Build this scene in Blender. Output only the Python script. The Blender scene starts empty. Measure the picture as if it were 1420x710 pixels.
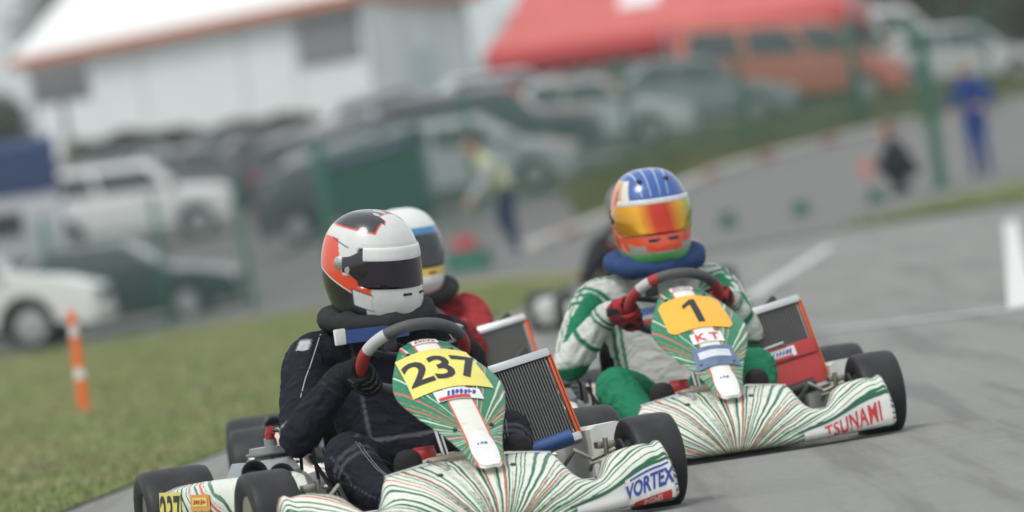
import bpy, bmesh, math, random
import numpy as np
from mathutils import Vector, Matrix, noise
random.seed(7); np.random.seed(7)
R = math.radians
scene = bpy.context.scene
COL = scene.collection

# ------------------------------------------------------------------ camera
FPX, CW, CX, CY = 9400.0, 1420.0, 710.0, 355.0      # focal length and centre in photo pixels
CAM_H, ROLL, HORIZ = 0.875, R(8.0), 73.0
PITCH = math.atan(HORIZ * math.cos(ROLL) / FPX)
fwd = Vector((0, math.cos(PITCH), -math.sin(PITCH)))
r0, u0 = Vector((1, 0, 0)), Vector((0, math.sin(PITCH), math.cos(PITCH)))
CR = r0 * math.cos(ROLL) - u0 * math.sin(ROLL)
CU = r0 * math.sin(ROLL) + u0 * math.cos(ROLL)
camd = bpy.data.cameras.new('camera'); cam = bpy.data.objects.new('camera', camd); COL.objects.link(cam)
camd.sensor_width = 36.0; camd.lens = FPX / CW * 36.0
camd.clip_start = 0.5; camd.clip_end = 3000
m = Matrix((CR, CU, -fwd)).transposed().to_4x4(); m.translation = Vector((0, 0, CAM_H)); cam.matrix_world = m
camd.dof.use_dof = True; camd.dof.focus_distance = 19.2; camd.dof.aperture_fstop = 3.3
scene.camera = cam

# ------------------------------------------------------------------ light
SUN_EL, SUN_AZ = R(55), R(-35)        # azimuth from -Y (behind the camera) towards -X
w = bpy.data.worlds.new('World'); scene.world = w; w.use_nodes = True
nt = w.node_tree; nt.nodes.clear()
sky = nt.nodes.new('ShaderNodeTexSky'); sky.sky_type = 'NISHITA'; sky.sun_disc = False
sky.sun_elevation = SUN_EL; sky.air_density = 1.0; sky.dust_density = 4.0; sky.ozone_density = 1.0
sd = Vector((math.sin(SUN_AZ) * math.cos(SUN_EL), -math.cos(SUN_AZ) * math.cos(SUN_EL), math.sin(SUN_EL)))
sky.sun_rotation = math.atan2(sd.x, sd.y)
hs = nt.nodes.new('ShaderNodeHueSaturation'); hs.inputs['Saturation'].default_value = 0.22
veil = nt.nodes.new('ShaderNodeMix'); veil.data_type = 'RGBA'; veil.inputs[0].default_value = 0.75   # even overcast cloud layer over the clear sky
veil.inputs[7].default_value = (4.9, 5.2, 5.25, 1)
bg = nt.nodes.new('ShaderNodeBackground'); bg.inputs['Strength'].default_value = 0.13
wo = nt.nodes.new('ShaderNodeOutputWorld')
nt.links.new(sky.outputs[0], hs.inputs['Color']); nt.links.new(hs.outputs[0], veil.inputs[6]); nt.links.new(veil.outputs[2], bg.inputs['Color']); nt.links.new(bg.outputs[0], wo.inputs['Surface'])
sl = bpy.data.lights.new('sun', 'SUN'); sl.energy = 1.1; sl.angle = R(22); sl.color = (1.0, 0.97, 0.93)
so = bpy.data.objects.new('sun', sl); COL.objects.link(so); so.location = (0, 0, 40)
so.rotation_euler = (-sd).to_track_quat('-Z', 'Y').to_euler()
vs = scene.view_settings; vs.view_transform = 'Standard'; vs.look = 'None'; vs.gamma = 1; vs.exposure = 0.5; vs.use_curve_mapping = False

# ------------------------------------------------------------------ helpers: pixels, terrain
def softplus(t): return np.logaddexp(0, t)
def terr(x, y):
    x = np.asarray(x, float); y = np.asarray(y, float)
    z = .05 * 6 * softplus((y - 96) / 6) - .028 * 8 * softplus((y - 150) / 8)
    far = 1 / (1 + np.exp(-(y - 112) / 8))
    z = z - far * .9 * np.tanh(.075 * 1.5 * softplus((x - 1.5) / 1.5) / .9)
    z = z - .95 / (1 + np.exp((x + 3.2) / .8)) / (1 + np.exp(-(y - 92) / 5)) / (1 + np.exp((y - 195) / 10))      # hollow where the cars at the left stand
    return z
def tz(x, y): return float(terr(x, y))
def ray(px, py): return (fwd + CR * ((px - CX) / FPX) - CU * ((py - CY) / FPX))
def at(px, py, D): return Vector((0, 0, CAM_H)) + ray(px, py) * D
def ground(px, py):
    """point where the ray through a photo pixel meets the ground"""
    d = ray(px, py); prev = 5.0
    for k in range(4000):
        D = 5 + k * .1; p = Vector((0, 0, CAM_H)) + d * D
        if p.z < tz(p.x, p.y): break
    return Vector((p.x, p.y, tz(p.x, p.y)))
def onground(px, D):
    """ground point at distance D under photo column px (column measured on the ground)"""
    y = 300.0
    for _ in range(12):
        p = at(px, y, D); z = tz(p.x, p.y); y += (p.z - z) * FPX / D
    return Vector((p.x, p.y, z))
def smooth(a, b, x):
    t = np.clip((x - a) / (b - a), 0, 1); return t * t * (3 - 2 * t)

# ------------------------------------------------------------------ materials
MATS = {}
def nodes_of(name):
    m = bpy.data.materials.new(name); m.use_nodes = True
    nt = m.node_tree; b = nt.nodes['Principled BSDF']; return m, nt, b
def rgb(c): return (c[0], c[1], c[2], 1)
def N(nt, t, **kw):
    n = nt.nodes.new(t)
    for k, v in kw.items():
        if hasattr(n, k): setattr(n, k, v)
    return n
def math_n(nt, op, a, b=None, c=None, clamp=False):
    n = nt.nodes.new('ShaderNodeMath'); n.operation = op; n.use_clamp = clamp
    for i, v in enumerate((a, b, c)):
        if v is None: continue
        if isinstance(v, (int, float)): n.inputs[i].default_value = v
        else: nt.links.new(v, n.inputs[i])
    return n.outputs[0]
def mix_n(nt, f, a, b, blend='MIX'):
    n = nt.nodes.new('ShaderNodeMix'); n.data_type = 'RGBA'; n.blend_type = blend
    for sock, v in ((n.inputs[0], f), (n.inputs[6], a), (n.inputs[7], b)):
        if isinstance(v, (int, float)): sock.default_value = v
        elif isinstance(v, (tuple, list)): sock.default_value = rgb(v)
        else: nt.links.new(v, sock)
    return n.outputs[2]
def noise_n(nt, scale, detail=3, vec=None, rough=.55, dims='3D', w=None):
    n = nt.nodes.new('ShaderNodeTexNoise'); n.noise_dimensions = dims
    n.inputs['Scale'].default_value = scale; n.inputs['Detail'].default_value = detail; n.inputs['Roughness'].default_value = rough
    if vec is not None: nt.links.new(vec, n.inputs['Vector'])
    if w is not None: nt.links.new(w, n.inputs['W'])
    return n.outputs[0]
def coords(nt, which='Object'):
    return nt.nodes.new('ShaderNodeTexCoord').outputs[which]
def sstep(nt, x, a, b):
    n = nt.nodes.new('ShaderNodeMapRange'); n.interpolation_type = 'SMOOTHSTEP'
    n.inputs[1].default_value = a; n.inputs[2].default_value = b; n.inputs[3].default_value = 0; n.inputs[4].default_value = 1
    nt.links.new(x, n.inputs[0]); return n.outputs[0]
def bump(nt, b, h, strength=.3, dist=.01):
    n = nt.nodes.new('ShaderNodeBump'); n.inputs['Strength'].default_value = strength; n.inputs['Distance'].default_value = dist
    nt.links.new(h, n.inputs['Height']); nt.links.new(n.outputs[0], b.inputs['Normal'])
def mat(name, col, rough=.5, metal=0.0, var=.18, scale=14, bmp=0, dirt=None, coat=0, spec=.5, bscale=None):
    """plain surface whose colour wanders a little; optional dusty film and fine relief"""
    if name in MATS: return MATS[name]
    m, nt, b = nodes_of(name); tc = coords(nt)
    f = noise_n(nt, scale, 4, tc)
    c = mix_n(nt, f, tuple(x * (1 - var) for x in col), tuple(min(1, x * (1 + var)) for x in col))
    if dirt:
        d = sstep(nt, noise_n(nt, scale * .6, 6, tc, .7), .42, .75)
        c = mix_n(nt, math_n(nt, 'MULTIPLY', d, dirt[3]), c, dirt[:3])
    nt.links.new(c, b.inputs['Base Color'])
    rr = math_n(nt, 'ADD', math_n(nt, 'MULTIPLY', noise_n(nt, scale * 1.7, 4, tc), .22), rough - .11, clamp=True)
    nt.links.new(rr, b.inputs['Roughness'])
    b.inputs['Metallic'].default_value = metal; b.inputs['Specular IOR Level'].default_value = spec
    if coat: b.inputs['Coat Weight'].default_value = coat; b.inputs['Coat Roughness'].default_value = .08
    if bmp: bump(nt, b, noise_n(nt, bscale or scale * 6, 4, tc), bmp, .004)
    MATS[name] = m; return m
def attr_mat(name, rough=.6, coat=0, cloth=False, metal=0.0, spec=.5):
    """colour taken from the painted pattern stored on the mesh"""
    if name in MATS: return MATS[name]
    m, nt, b = nodes_of(name)
    a = nt.nodes.new('ShaderNodeAttribute'); a.attribute_name = 'paint'
    tc = coords(nt)
    c = mix_n(nt, noise_n(nt, 30, 4, tc), a.outputs['Color'], (0, 0, 0)); c = mix_n(nt, .8, c, a.outputs['Color'])
    nt.links.new(c, b.inputs['Base Color']); b.inputs['Roughness'].default_value = rough
    b.inputs['Metallic'].default_value = metal; b.inputs['Specular IOR Level'].default_value = spec
    if coat: b.inputs['Coat Weight'].default_value = coat; b.inputs['Coat Roughness'].default_value = .06
    if cloth:
        mp = nt.nodes.new('ShaderNodeMapping'); mp.inputs['Scale'].default_value = (1, 1, 1.8); nt.links.new(tc, mp.inputs['Vector'])
        h = math_n(nt, 'ADD', noise_n(nt, 26, 3, mp.outputs[0], .5), math_n(nt, 'MULTIPLY', noise_n(nt, 300, 2, tc), .12))
        bump(nt, b, h, .7, .012)
        b.inputs['Specular IOR Level'].default_value = .22
    MATS[name] = m; return m

# ------------------------------------------------------------------ mesh building
class MB:
    def __init__(s): s.v = []; s.f = []; s.uv = None
    def add(s, vs, fs):
        o = len(s.v); s.v += [tuple(p) for p in vs]; s.f += [tuple(i + o for i in f) for f in fs]; return s
    def box(s, c, d, M=None, bev=0):
        x, y, z = d[0] / 2, d[1] / 2, d[2] / 2
        if bev <= 0:
            vs = [(i * x, j * y, k * z) for i in (-1, 1) for j in (-1, 1) for k in (-1, 1)]
            fs = [(0, 1, 3, 2), (4, 6, 7, 5), (0, 4, 5, 1), (2, 3, 7, 6), (0, 2, 6, 4), (1, 5, 7, 3)]
        else:
            bm = bmesh.new(); bmesh.ops.create_cube(bm, size=1)
            for v in bm.verts: v.co = Vector((v.co.x * d[0], v.co.y * d[1], v.co.z * d[2]))
            bmesh.ops.bevel(bm, geom=bm.edges[:], offset=bev, segments=2, affect='EDGES', profile=.6)
            bm.verts.index_update(); vs = [tuple(v.co) for v in bm.verts]; fs = [tuple(v.index for v in f.verts) for f in bm.faces]; bm.free()
        if M is not None: vs = [M @ Vector(p) for p in vs]
        c = Vector(c); return s.add([Vector(p) + c for p in vs], fs)
    def tube(s, pts, rad, n=10, cap=True):
        pts = [Vector(p) for p in pts]; k = len(pts)
        rad = [rad] * k if isinstance(rad, (int, float)) else list(rad)
        vs = []; fs = []; up = None
        for i, p in enumerate(pts):
            t = (pts[min(i + 1, k - 1)] - pts[max(i - 1, 0)]).normalized()
            if up is None:
                up = Vector((0, 0, 1)) if abs(t.z) < .9 else Vector((1, 0, 0))
            a = t.cross(up).normalized(); b = a.cross(t).normalized(); up = b
            for j in range(n):
                th = 2 * math.pi * j / n; vs.append(p + (a * math.cos(th) + b * math.sin(th)) * rad[i])
        for i in range(k - 1):
            for j in range(n):
                fs.append((i * n + j, i * n + (j + 1) % n, (i + 1) * n + (j + 1) % n, (i + 1) * n + j))
        if cap:
            fs.append(tuple(range(n))[::-1]); fs.append(tuple((k - 1) * n + j for j in range(n)))
        return s.add(vs, fs)
    def lathe(s, prof, n=32, M=None, close=False):
        """profile of (radius, axial) about local Y"""
        vs = []; fs = []; k = len(prof)
        for (r, a) in prof:
            for j in range(n):
                th = 2 * math.pi * j / n; p = Vector((r * math.cos(th), a, r * math.sin(th)))
                vs.append(M @ p if M is not None else p)
        for i in range(k - 1 + (1 if close else 0)):
            i2 = (i + 1) % k
            for j in range(n): fs.append((i * n + j, i * n + (j + 1) % n, i2 * n + (j + 1) % n, i2 * n + j))
        if not close:
            fs.append(tuple(range(n))); fs.append(tuple((k - 1) * n + j for j in range(n))[::-1])
        return s.add(vs, fs)
    def grid(s, P, closeu=False):
        """P: array (nv, nu, 3)"""
        nv, nu = len(P), len(P[0]); vs = [P[i][j] for i in range(nv) for j in range(nu)]; fs = []
        for i in range(nv - 1):
            for j in range(nu - (0 if closeu else 1)):
                j2 = (j + 1) % nu; fs.append((i * nu + j, i * nu + j2, (i + 1) * nu + j2, (i + 1) * nu + j))
        return s.add(vs, fs)
    def ell(s, c, r, n=16, M=None):
        vs = []; fs = []; k = n // 2
        for i in range(1, k):
            th = math.pi * i / k
            for j in range(n):
                ph = 2 * math.pi * j / n
                p = Vector((r[0] * math.sin(th) * math.cos(ph), r[1] * math.sin(th) * math.sin(ph), r[2] * math.cos(th)))
                vs.append(p)
        for i in range(k - 2):
            for j in range(n): fs.append((i * n + j, (i + 1) * n + j, (i + 1) * n + (j + 1) % n, i * n + (j + 1) % n))
        t = len(vs); vs += [Vector((0, 0, r[2])), Vector((0, 0, -r[2]))]
        for j in range(n):
            fs.append((t, j, (j + 1) % n)); fs.append((t + 1, (k - 2) * n + (j + 1) % n, (k - 2) * n + j))
        c = Vector(c); return s.add([(M @ p if M is not None else p) + c for p in vs], fs)
    def build(s, name, material, parent=None, smooth_angle=40, recalc=True):
        me = bpy.data.meshes.new(name); me.from_pydata([tuple(p) for p in s.v], [], s.f)
        if recalc:
            bm = bmesh.new(); bm.from_mesh(me); bmesh.ops.recalc_face_normals(bm, faces=bm.faces[:]); bm.to_mesh(me); bm.free()
        me.materials.append(material)
        if smooth_angle:
            me.polygons.foreach_set('use_smooth', [True] * len(me.polygons)); me.set_sharp_from_angle(angle=R(smooth_angle))
        o = bpy.data.objects.new(name, me); COL.objects.link(o)
        if parent is not None: o.parent = parent
        return o
def tag(o, label, cat, group=None):
    o['label'] = label; o['category'] = cat
    if group: o['group'] = group
    return o
def empty(name, loc, rz=0, label=None, cat=None, group=None):
    o = bpy.data.objects.new(name, None); COL.objects.link(o); o.location = loc; o.rotation_euler = (0, 0, rz)
    o.empty_display_size = .2
    if label: tag(o, label, cat, group)
    return o
def setpaint(o, cols):
    a = o.data.attributes.new('paint', 'FLOAT_COLOR', 'POINT')
    c = np.ones((len(o.data.vertices), 4), dtype=np.float32); c[:, :3] = cols; a.data.foreach_set('color', c.ravel())
def setuv(o, uvs):
    me = o.data; l = me.uv_layers.new(name='UVMap'); idx = np.zeros(len(me.loops), dtype=np.int32); me.loops.foreach_get('vertex_index', idx)
    l.data.foreach_set('uv', np.asarray(uvs, dtype=np.float32)[idx].ravel())
def catmull(xs, P, x):
    """piecewise cubic through (xs, P), arrays"""
    xs = np.asarray(xs, float); P = np.asarray(P, float); x = np.atleast_1d(np.asarray(x, float))
    m = np.gradient(P, xs, axis=0); i = np.clip(np.searchsorted(xs, x) - 1, 0, len(xs) - 2)
    h = (xs[i + 1] - xs[i]); t = np.clip((x - xs[i]) / h, 0, 1)
    if P.ndim > 1: t = t[:, None]; h = h[:, None]
    return ((2*t**3 - 3*t**2 + 1) * P[i] + (t**3 - 2*t**2 + t) * h * m[i] + (-2*t**3 + 3*t**2) * P[i+1] + (t**3 - t**2) * h * m[i+1])
def text_obj(name, txt, size, fn, material, parent, shear=0, bold=.0, spacing=1.0, cuts=2, sx=1.0, thick=0):
    """flat lettering laid on a surface: fn(s, t) gives the point for text coordinates (s right, t up, centred)"""
    cu = bpy.data.curves.new('lettering', 'FONT'); cu.body = txt; cu.size = size; cu.shear = shear; cu.offset = bold
    cu.space_character = spacing; cu.align_x = 'CENTER'; cu.align_y = 'CENTER'; cu.resolution_u = 3
    tmp = bpy.data.objects.new('lettering', cu); COL.objects.link(tmp)
    me = bpy.data.meshes.new_from_object(tmp); bpy.data.objects.remove(tmp); bpy.data.curves.remove(cu)
    bm = bmesh.new(); bm.from_mesh(me); bmesh.ops.triangulate(bm, faces=bm.faces[:])
    if cuts: bmesh.ops.subdivide_edges(bm, edges=[e for e in bm.edges if e.calc_length() > size * .12], cuts=cuts, use_grid_fill=False)
    xs = [v.co.y for v in bm.verts]; cy = (max(xs) + min(xs)) / 2 if xs else 0
    for v in bm.verts: v.co = Vector(fn(v.co.x * sx, v.co.y - cy))
    bm.to_mesh(me); bm.free(); me.materials.clear(); me.materials.append(material); me.name = name
    o = bpy.data.objects.new(name, me); COL.objects.link(o); o.parent = parent
    return o
def patch(name, material, parent, fn, s0, s1, t0, t1, ns=12, nt_=8):
    """thin sheet laid on a surface"""
    b = MB(); b.grid([[Vector(fn(s0 + (s1 - s0) * i / ns, t0 + (t1 - t0) * j / nt_)) for i in range(ns + 1)] for j in range(nt_ + 1)])
    return b.build(name, material, parent, recalc=False)
# ================================================================== ground
def struct(o): o['kind'] = 'structure'; return o
def asphalt(name, col, scale=1.0, streak=False):
    m, nt, b = nodes_of(name); tc = coords(nt)
    fine = noise_n(nt, 160 * scale, 3, tc, .7); mid = noise_n(nt, 2.2 * scale, 5, tc, .6)
    c = mix_n(nt, fine, tuple(x * .62 for x in col), tuple(x * 1.38 for x in col))
    c = mix_n(nt, math_n(nt, 'MULTIPLY', sstep(nt, mid, .35, .75), .35), c, tuple(x * .72 for x in col))
    if streak:
        sp = sstep(nt, noise_n(nt, 34, 4, tc, .75), .40, .66); c = mix_n(nt, math_n(nt, 'MULTIPLY', sp, .30), c, tuple(x * 1.5 for x in col))
        sp2 = sstep(nt, noise_n(nt, 46, 3, tc, .7), .60, .70); c = mix_n(nt, math_n(nt, 'MULTIPLY', sp2, .55), c, tuple(x * .4 for x in col))
        mp = nt.nodes.new('ShaderNodeMapping'); mp.inputs['Rotation'].default_value = (0, 0, R(12)); mp.inputs['Scale'].default_value = (3.0, .10, 1)
        nt.links.new(tc, mp.inputs['Vector']); s = sstep(nt, noise_n(nt, 1.6, 4, mp.outputs[0], .6), .46, .64)
        c = mix_n(nt, math_n(nt, 'MULTIPLY', s, .5), c, tuple(x * .45 for x in col))
        mp2 = nt.nodes.new('ShaderNodeMapping'); mp2.inputs['Rotation'].default_value = (0, 0, R(-24)); mp2.inputs['Scale'].default_value = (4.0, .16, 1)
        nt.links.new(tc, mp2.inputs['Vector']); s2 = sstep(nt, noise_n(nt, 1.2, 3, mp2.outputs[0], .5), .58, .75)
        c = mix_n(nt, math_n(nt, 'MULTIPLY', s2, .35), c, tuple(x * 1.35 for x in col))
    nt.links.new(c, b.inputs['Base Color']); b.inputs['Roughness'].default_value = .85
    bump(nt, b, fine, .5, .006); return m
M_TRACK = asphalt('track_asphalt', (.222, .220, .213), 1, True)
M_LOT = asphalt('lot_tarmac', (.125, .122, .118), .5)
M_PIT = asphalt('pit_tarmac', (.155, .152, .147), .6)
def grass_ground(name, k=1.0):
    m, nt, b = nodes_of(name); tc = coords(nt)
    c = mix_n(nt, noise_n(nt, 9, 5, tc, .7), (.13 * k, .175 * k, .055 * k), (.245 * k, .275 * k, .10 * k))
    c = mix_n(nt, math_n(nt, 'MULTIPLY', sstep(nt, noise_n(nt, .9, 4, tc, .6), .40, .62), .8), c, (.30 * k, .265 * k, .155 * k))
    nt.links.new(c, b.inputs['Base Color']); b.inputs['Roughness'].default_value = .95; b.inputs['Specular IOR Level'].default_value = .1
    bump(nt, b, noise_n(nt, 60, 4, tc), .8, .02); return m
M_TURF = grass_ground('turf'); 

# one sheet of terrain out to the horizon
ys = np.concatenate([np.linspace(-60, 60, 13), np.linspace(64, 270, 104), np.linspace(280, 1500, 30)])
xs = np.concatenate([np.linspace(-700, -70, 12), np.linspace(-60, 60, 61), np.linspace(70, 700, 12)])
XX, YY = np.meshgrid(xs, ys); ZZ = terr(XX, YY); ZZ = np.where(YY < 84, np.minimum(ZZ, 0), ZZ) * (YY > 60) - .004
b = MB(); b.grid(np.stack([XX, YY, ZZ], -1)); struct(b.build('terrain', M_LOT, recalc=False, smooth_angle=0))
def resample(pts, n):
    pts = np.asarray(pts, float); d = np.concatenate([[0], np.cumsum(np.linalg.norm(np.diff(pts, axis=0), axis=1))])
    return catmull(d / d[-1], pts, np.linspace(0, 1, n))
def sheet(name, A, B, material, lift, n=90, k=24, kind='structure'):
    A = resample(A, n); B = resample(B, n); t = (np.linspace(0, 1, k) ** 2)[None, :, None]
    P = A[:, None, :] * (1 - t) + B[:, None, :] * t
    z = np.where(P[..., 1] < 70, 0, terr(P[..., 0], P[..., 1])) + lift
    b = MB(); b.grid(np.concatenate([P, z[..., None]], -1)); o = b.build(name, material, recalc=False, smooth_angle=0)
    bm = bmesh.new(); bm.from_mesh(o.data); bmesh.ops.recalc_face_normals(bm, faces=bm.faces[:])
    if sum(f.normal.z for f in bm.faces) < 0: bmesh.ops.reverse_faces(bm, faces=bm.faces[:])
    bm.to_mesh(o.data); bm.free(); o['kind'] = kind; return o
EDGE = [(-6.2, -30), (-3.4, -5), (-2.55, 12), (-1.69, 24.4), (-1.21, 29.9), (-.62, 40), (-.11, 53), (.42, 61), (.85, 67)]
FAR = [(-70, -30), (-60, -5), (-36, 22), (-15, 52), (-8, 66), (-5.5, 73), (-2.8, 75), (-.6, 80), (.9, 73)]
sheet('track', EDGE + [(2.2, 74), (4.0, 80)], [(60, -30), (60, -5), (60, 10), (60, 22), (60, 30), (50, 40), (40, 50), (34, 62), (28, 72), (24, 80), (22, 86)], M_TRACK, .006)
sheet('grass_verge', EDGE, FAR, M_TURF, .014)
GN = [(4.0, 80.5), (6.3, 83.5), (12, 88), (30, 96)]; GF = [(4.05, 81), (7.0, 95), (13, 105), (30, 120)]
sheet('grass_island', GN, GF, M_TURF, .02, 40, 10)
KERB = [ground(735, 348), ground(830, 312), ground(920, 275), ground(1010, 238), ground(1100, 213), ground(1190, 190), ground(1280, 168)]
KERB = [(p.x, p.y) for p in KERB]
kx = KERB[-1][0] - KERB[-2][0]; ky = KERB[-1][1] - KERB[-2][1]
KERBX = KERB + [(KERB[-1][0] + kx * 3, KERB[-1][1] + ky * 3)]
sheet('pit_road', [(-.6, 80), (.9, 74), (2.4, 77), (4.0, 81.2), (5.5, 89), (7.0, 95.5), (13, 106)], [(x, y) for x, y in KERBX], M_PIT, .008, 70, 16)
# the bank of rough grass between the pit road and the parked cars
M_BANK = grass_ground('bank_turf', .55)
sheet('grass_bank', [(x - .1, y + .45) for x, y in KERBX[1:]], [(x - .4, y + 15) for x, y in KERBX[1:]], M_BANK, .03, 40, 8)

# painted lines, worn
def paint_line(name, a, b_, wd, wear=.35):
    key = 'line_paint_%d' % int(wear * 100)
    if key not in MATS:
        m, nt, bs = nodes_of(key); tc = coords(nt)
        f = math_n(nt, 'MULTIPLY', sstep(nt, noise_n(nt, 26, 6, tc, .75), .35, .75), wear * 1.6, clamp=True)
        nt.links.new(mix_n(nt, f, (.66, .67, .66), (.25, .25, .25)), bs.inputs['Base Color']); bs.inputs['Roughness'].default_value = .7; MATS[key] = m
    a = Vector((a[0], a[1], 0)); b_ = Vector((b_[0], b_[1], 0)); d = (b_ - a).normalized(); s = Vector((-d.y, d.x, 0)) * wd / 2; n = 30
    P = [[a.lerp(b_, i / n) - s, a.lerp(b_, i / n) + s] for i in range(n + 1)]
    for row in P:
        for p in row: p.z = max(0, tz(p.x, p.y) if p.y > 70 else 0) + .012
    B = MB(); B.grid(P); o = B.build(name, MATS[key], smooth_angle=0); struct(o)
def g2(px, py): p = ground(px, py); return (p.x, p.y)
paint_line('track_line', g2(1040, 414), g2(1152, 342), .13, .62)
paint_line('track_line', g2(1416, 428), g2(1402, 308), .13, .1)
paint_line('track_line', g2(1135, 462), g2(1440, 428), .28, .8)

# red and white kerb blocks along the pit road
kroot = struct(empty('kerb', (KERB[0][0], KERB[0][1], 0)))
KM = [mat('kerb_white', (.42, .41, .39), .8, var=.3), mat('kerb_red', (.30, .14, .12), .8, var=.3)]
K = resample(KERB, 200); dd = np.concatenate([[0], np.cumsum(np.linalg.norm(np.diff(K, axis=0), axis=1))])
kmesh = {}
nk = int(dd[-1] / 1.3)
for i in range(nk):
    s = (i + .5) * 1.3; p = np.array([np.interp(s, dd, K[:, 0]), np.interp(s, dd, K[:, 1])]); q = np.array([np.interp(s + .3, dd, K[:, 0]), np.interp(s + .3, dd, K[:, 1])])
    ci = 1 if (i % 4 == 2) else 0
    if ci not in kmesh:
        B = MB(); B.box((0, 0, .0), (1.27, .3, .26), bev=.03); kmesh[ci] = B.build('kerb_block', KM[ci], kroot); o = kmesh[ci]
    else:
        o = kmesh[ci].copy(); COL.objects.link(o); o.parent = kroot
    an = math.atan2(q[1] - p[1], q[0] - p[0]); dz = tz(q[0], q[1]) - tz(p[0], p[1])
    o.location = Vector((p[0], p[1], tz(p[0], p[1]))) - kroot.location; o.rotation_euler = (0, -math.atan2(dz, .3), an)

# grass blades on the verge: too many to count
def blades(name, n, sampler, h0, h1, material, tone=1.0):
    xy = sampler(n); n = len(xy); z = np.where(xy[:, 1] < 70, 0, terr(xy[:, 0], xy[:, 1])) + .012
    clump = np.array([noise.noise(Vector((x * 2.2, y * 1.1, 3))) for x, y in xy])
    h = np.random.uniform(h0, h1, n) * (1 + .8 * clump); an = np.random.uniform(0, math.pi, n); wd = np.random.uniform(.002, .005, n) * (1 + xy[:, 1] / 45)
    le = np.random.normal(0, .45, (n, 2)) * h[:, None]
    dx = np.cos(an) * wd; dy = np.sin(an) * wd
    V = np.zeros((n, 5, 3)); b0 = np.column_stack([xy, z])
    V[:, 0] = b0 - np.column_stack([dx, dy, 0 * z]); V[:, 1] = b0 + np.column_stack([dx, dy, 0 * z])
    mid = b0 + np.column_stack([le * .35, h * .6]); V[:, 2] = mid + np.column_stack([dx, dy, 0 * z]) * .7; V[:, 3] = mid - np.column_stack([dx, dy, 0 * z]) * .7
    V[:, 4] = b0 + np.column_stack([le, h])
    base = (np.arange(n) * 5)[:, None]
    q = (base + np.array([[0, 1, 2, 3]])); t = (base + np.array([[3, 2, 4]]))
    me = bpy.data.meshes.new(name); me.vertices.add(n * 5); me.vertices.foreach_set('co', V.ravel())
    loops = np.concatenate([q, t], 1).ravel(); me.loops.add(len(loops)); me.loops.foreach_set('vertex_index', loops.astype(np.int32))
    ls = (np.arange(n) * 7)[:, None] + np.array([[0, 4]]); lt = np.tile([4, 3], n)
    me.polygons.add(2 * n); me.polygons.foreach_set('loop_start', ls.ravel().astype(np.int32)); me.polygons.foreach_set('loop_total', lt.astype(np.int32))
    me.update(); me.validate(); me.materials.append(material)
    g = np.random.rand(n, 1); dry = np.clip(np.random.rand(n, 1) * .9 + clump[:, None] * .5 - .15, 0, 1)
    c = np.array([[.14, .20, .065]]) * (1 - g) + np.array([[.26, .31, .13]]) * g; c = c * (1 - dry * .85) + np.array([[.36, .325, .20]]) * dry * .85
    o = bpy.data.objects.new(name, me); COL.objects.link(o); setpaint(o, np.repeat(c * tone, 5, 0)); return o
EA = np.array(EDGE); FA = np.array(FAR)
def verge_sampler(n):
    y = 14 + 62 * np.random.rand(n * 3) ** 1.5; ex = np.interp(y, EA[:, 1], EA[:, 0])
    # only the width that the view can take in, plus a margin
    x = ex - np.random.rand(n * 3) ** 1.3 * (3.0 + y * .08)
    far = np.interp(x, FA[:, 0], FA[:, 1]); ok = (y < far) & (x < np.where(y > 67, .9 - (y - 67) * .1, 99))
    return np.column_stack([x, y])[ok][:n]
tag(blades('grass', 120000, verge_sampler, .006, .032, attr_mat('grass_blade', .8, spec=.15)), 'mown green and straw coloured grass beside the track', 'grass')['kind'] = 'stuff'
def island_sampler(n):
    t = np.random.rand(n); k = np.random.rand(n); A = resample(GN, 60); Bf = resample(GF, 60); i = (t * 59).astype(int)
    return A[i] * (1 - k[:, None]) + Bf[i] * k[:, None]
tag(blades('grass', 12000, island_sampler, .03, .09, MATS['grass_blade']), 'green grass island between the track and the pit road', 'grass')['kind'] = 'stuff'
def bank_sampler(n):
    A = resample(KERBX[1:], 80); i = (np.random.rand(n) * 79).astype(int); p = A[i].copy(); p[:, 1] += .5 + np.random.rand(n) * 14; p[:, 0] -= .25; return p
tag(blades('grass', 22000, bank_sampler, .08, .3, MATS['grass_blade'], .6), 'rough dark grass on the bank above the red and white kerb', 'grass')['kind'] = 'stuff'
# a few pale weed tufts and leaves in the grass
for i, (px, py) in enumerate([(285, 548), (212, 512), (150, 600), (30, 668), (60, 655), (250, 580)]):
    p = ground(px, py); B = MB()
    for k in range(16):
        a = random.uniform(0, 6.28); r_ = random.uniform(.01, .07); h = random.uniform(.02, .08 if i == 0 else .05)
        q = p + Vector((math.cos(a) * r_, math.sin(a) * r_, h)); B.tube([p + Vector((0, 0, .01)), q], .0018, 4)
        d = Vector((math.cos(a), math.sin(a), .4)) * .022; s = Vector((-math.sin(a), math.cos(a), 0)) * .011
        B.add([q - d * .3, q + s, q + d, q - s], [(0, 1, 2, 3)])
    o = B.build('weed_tuft', mat('weed', (.30, .29, .22), .9, var=.4), smooth_angle=0)
    tag(o, 'small pale weed tuft growing in the grass verge', 'weed', 'weed tufts in the verge')
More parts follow.
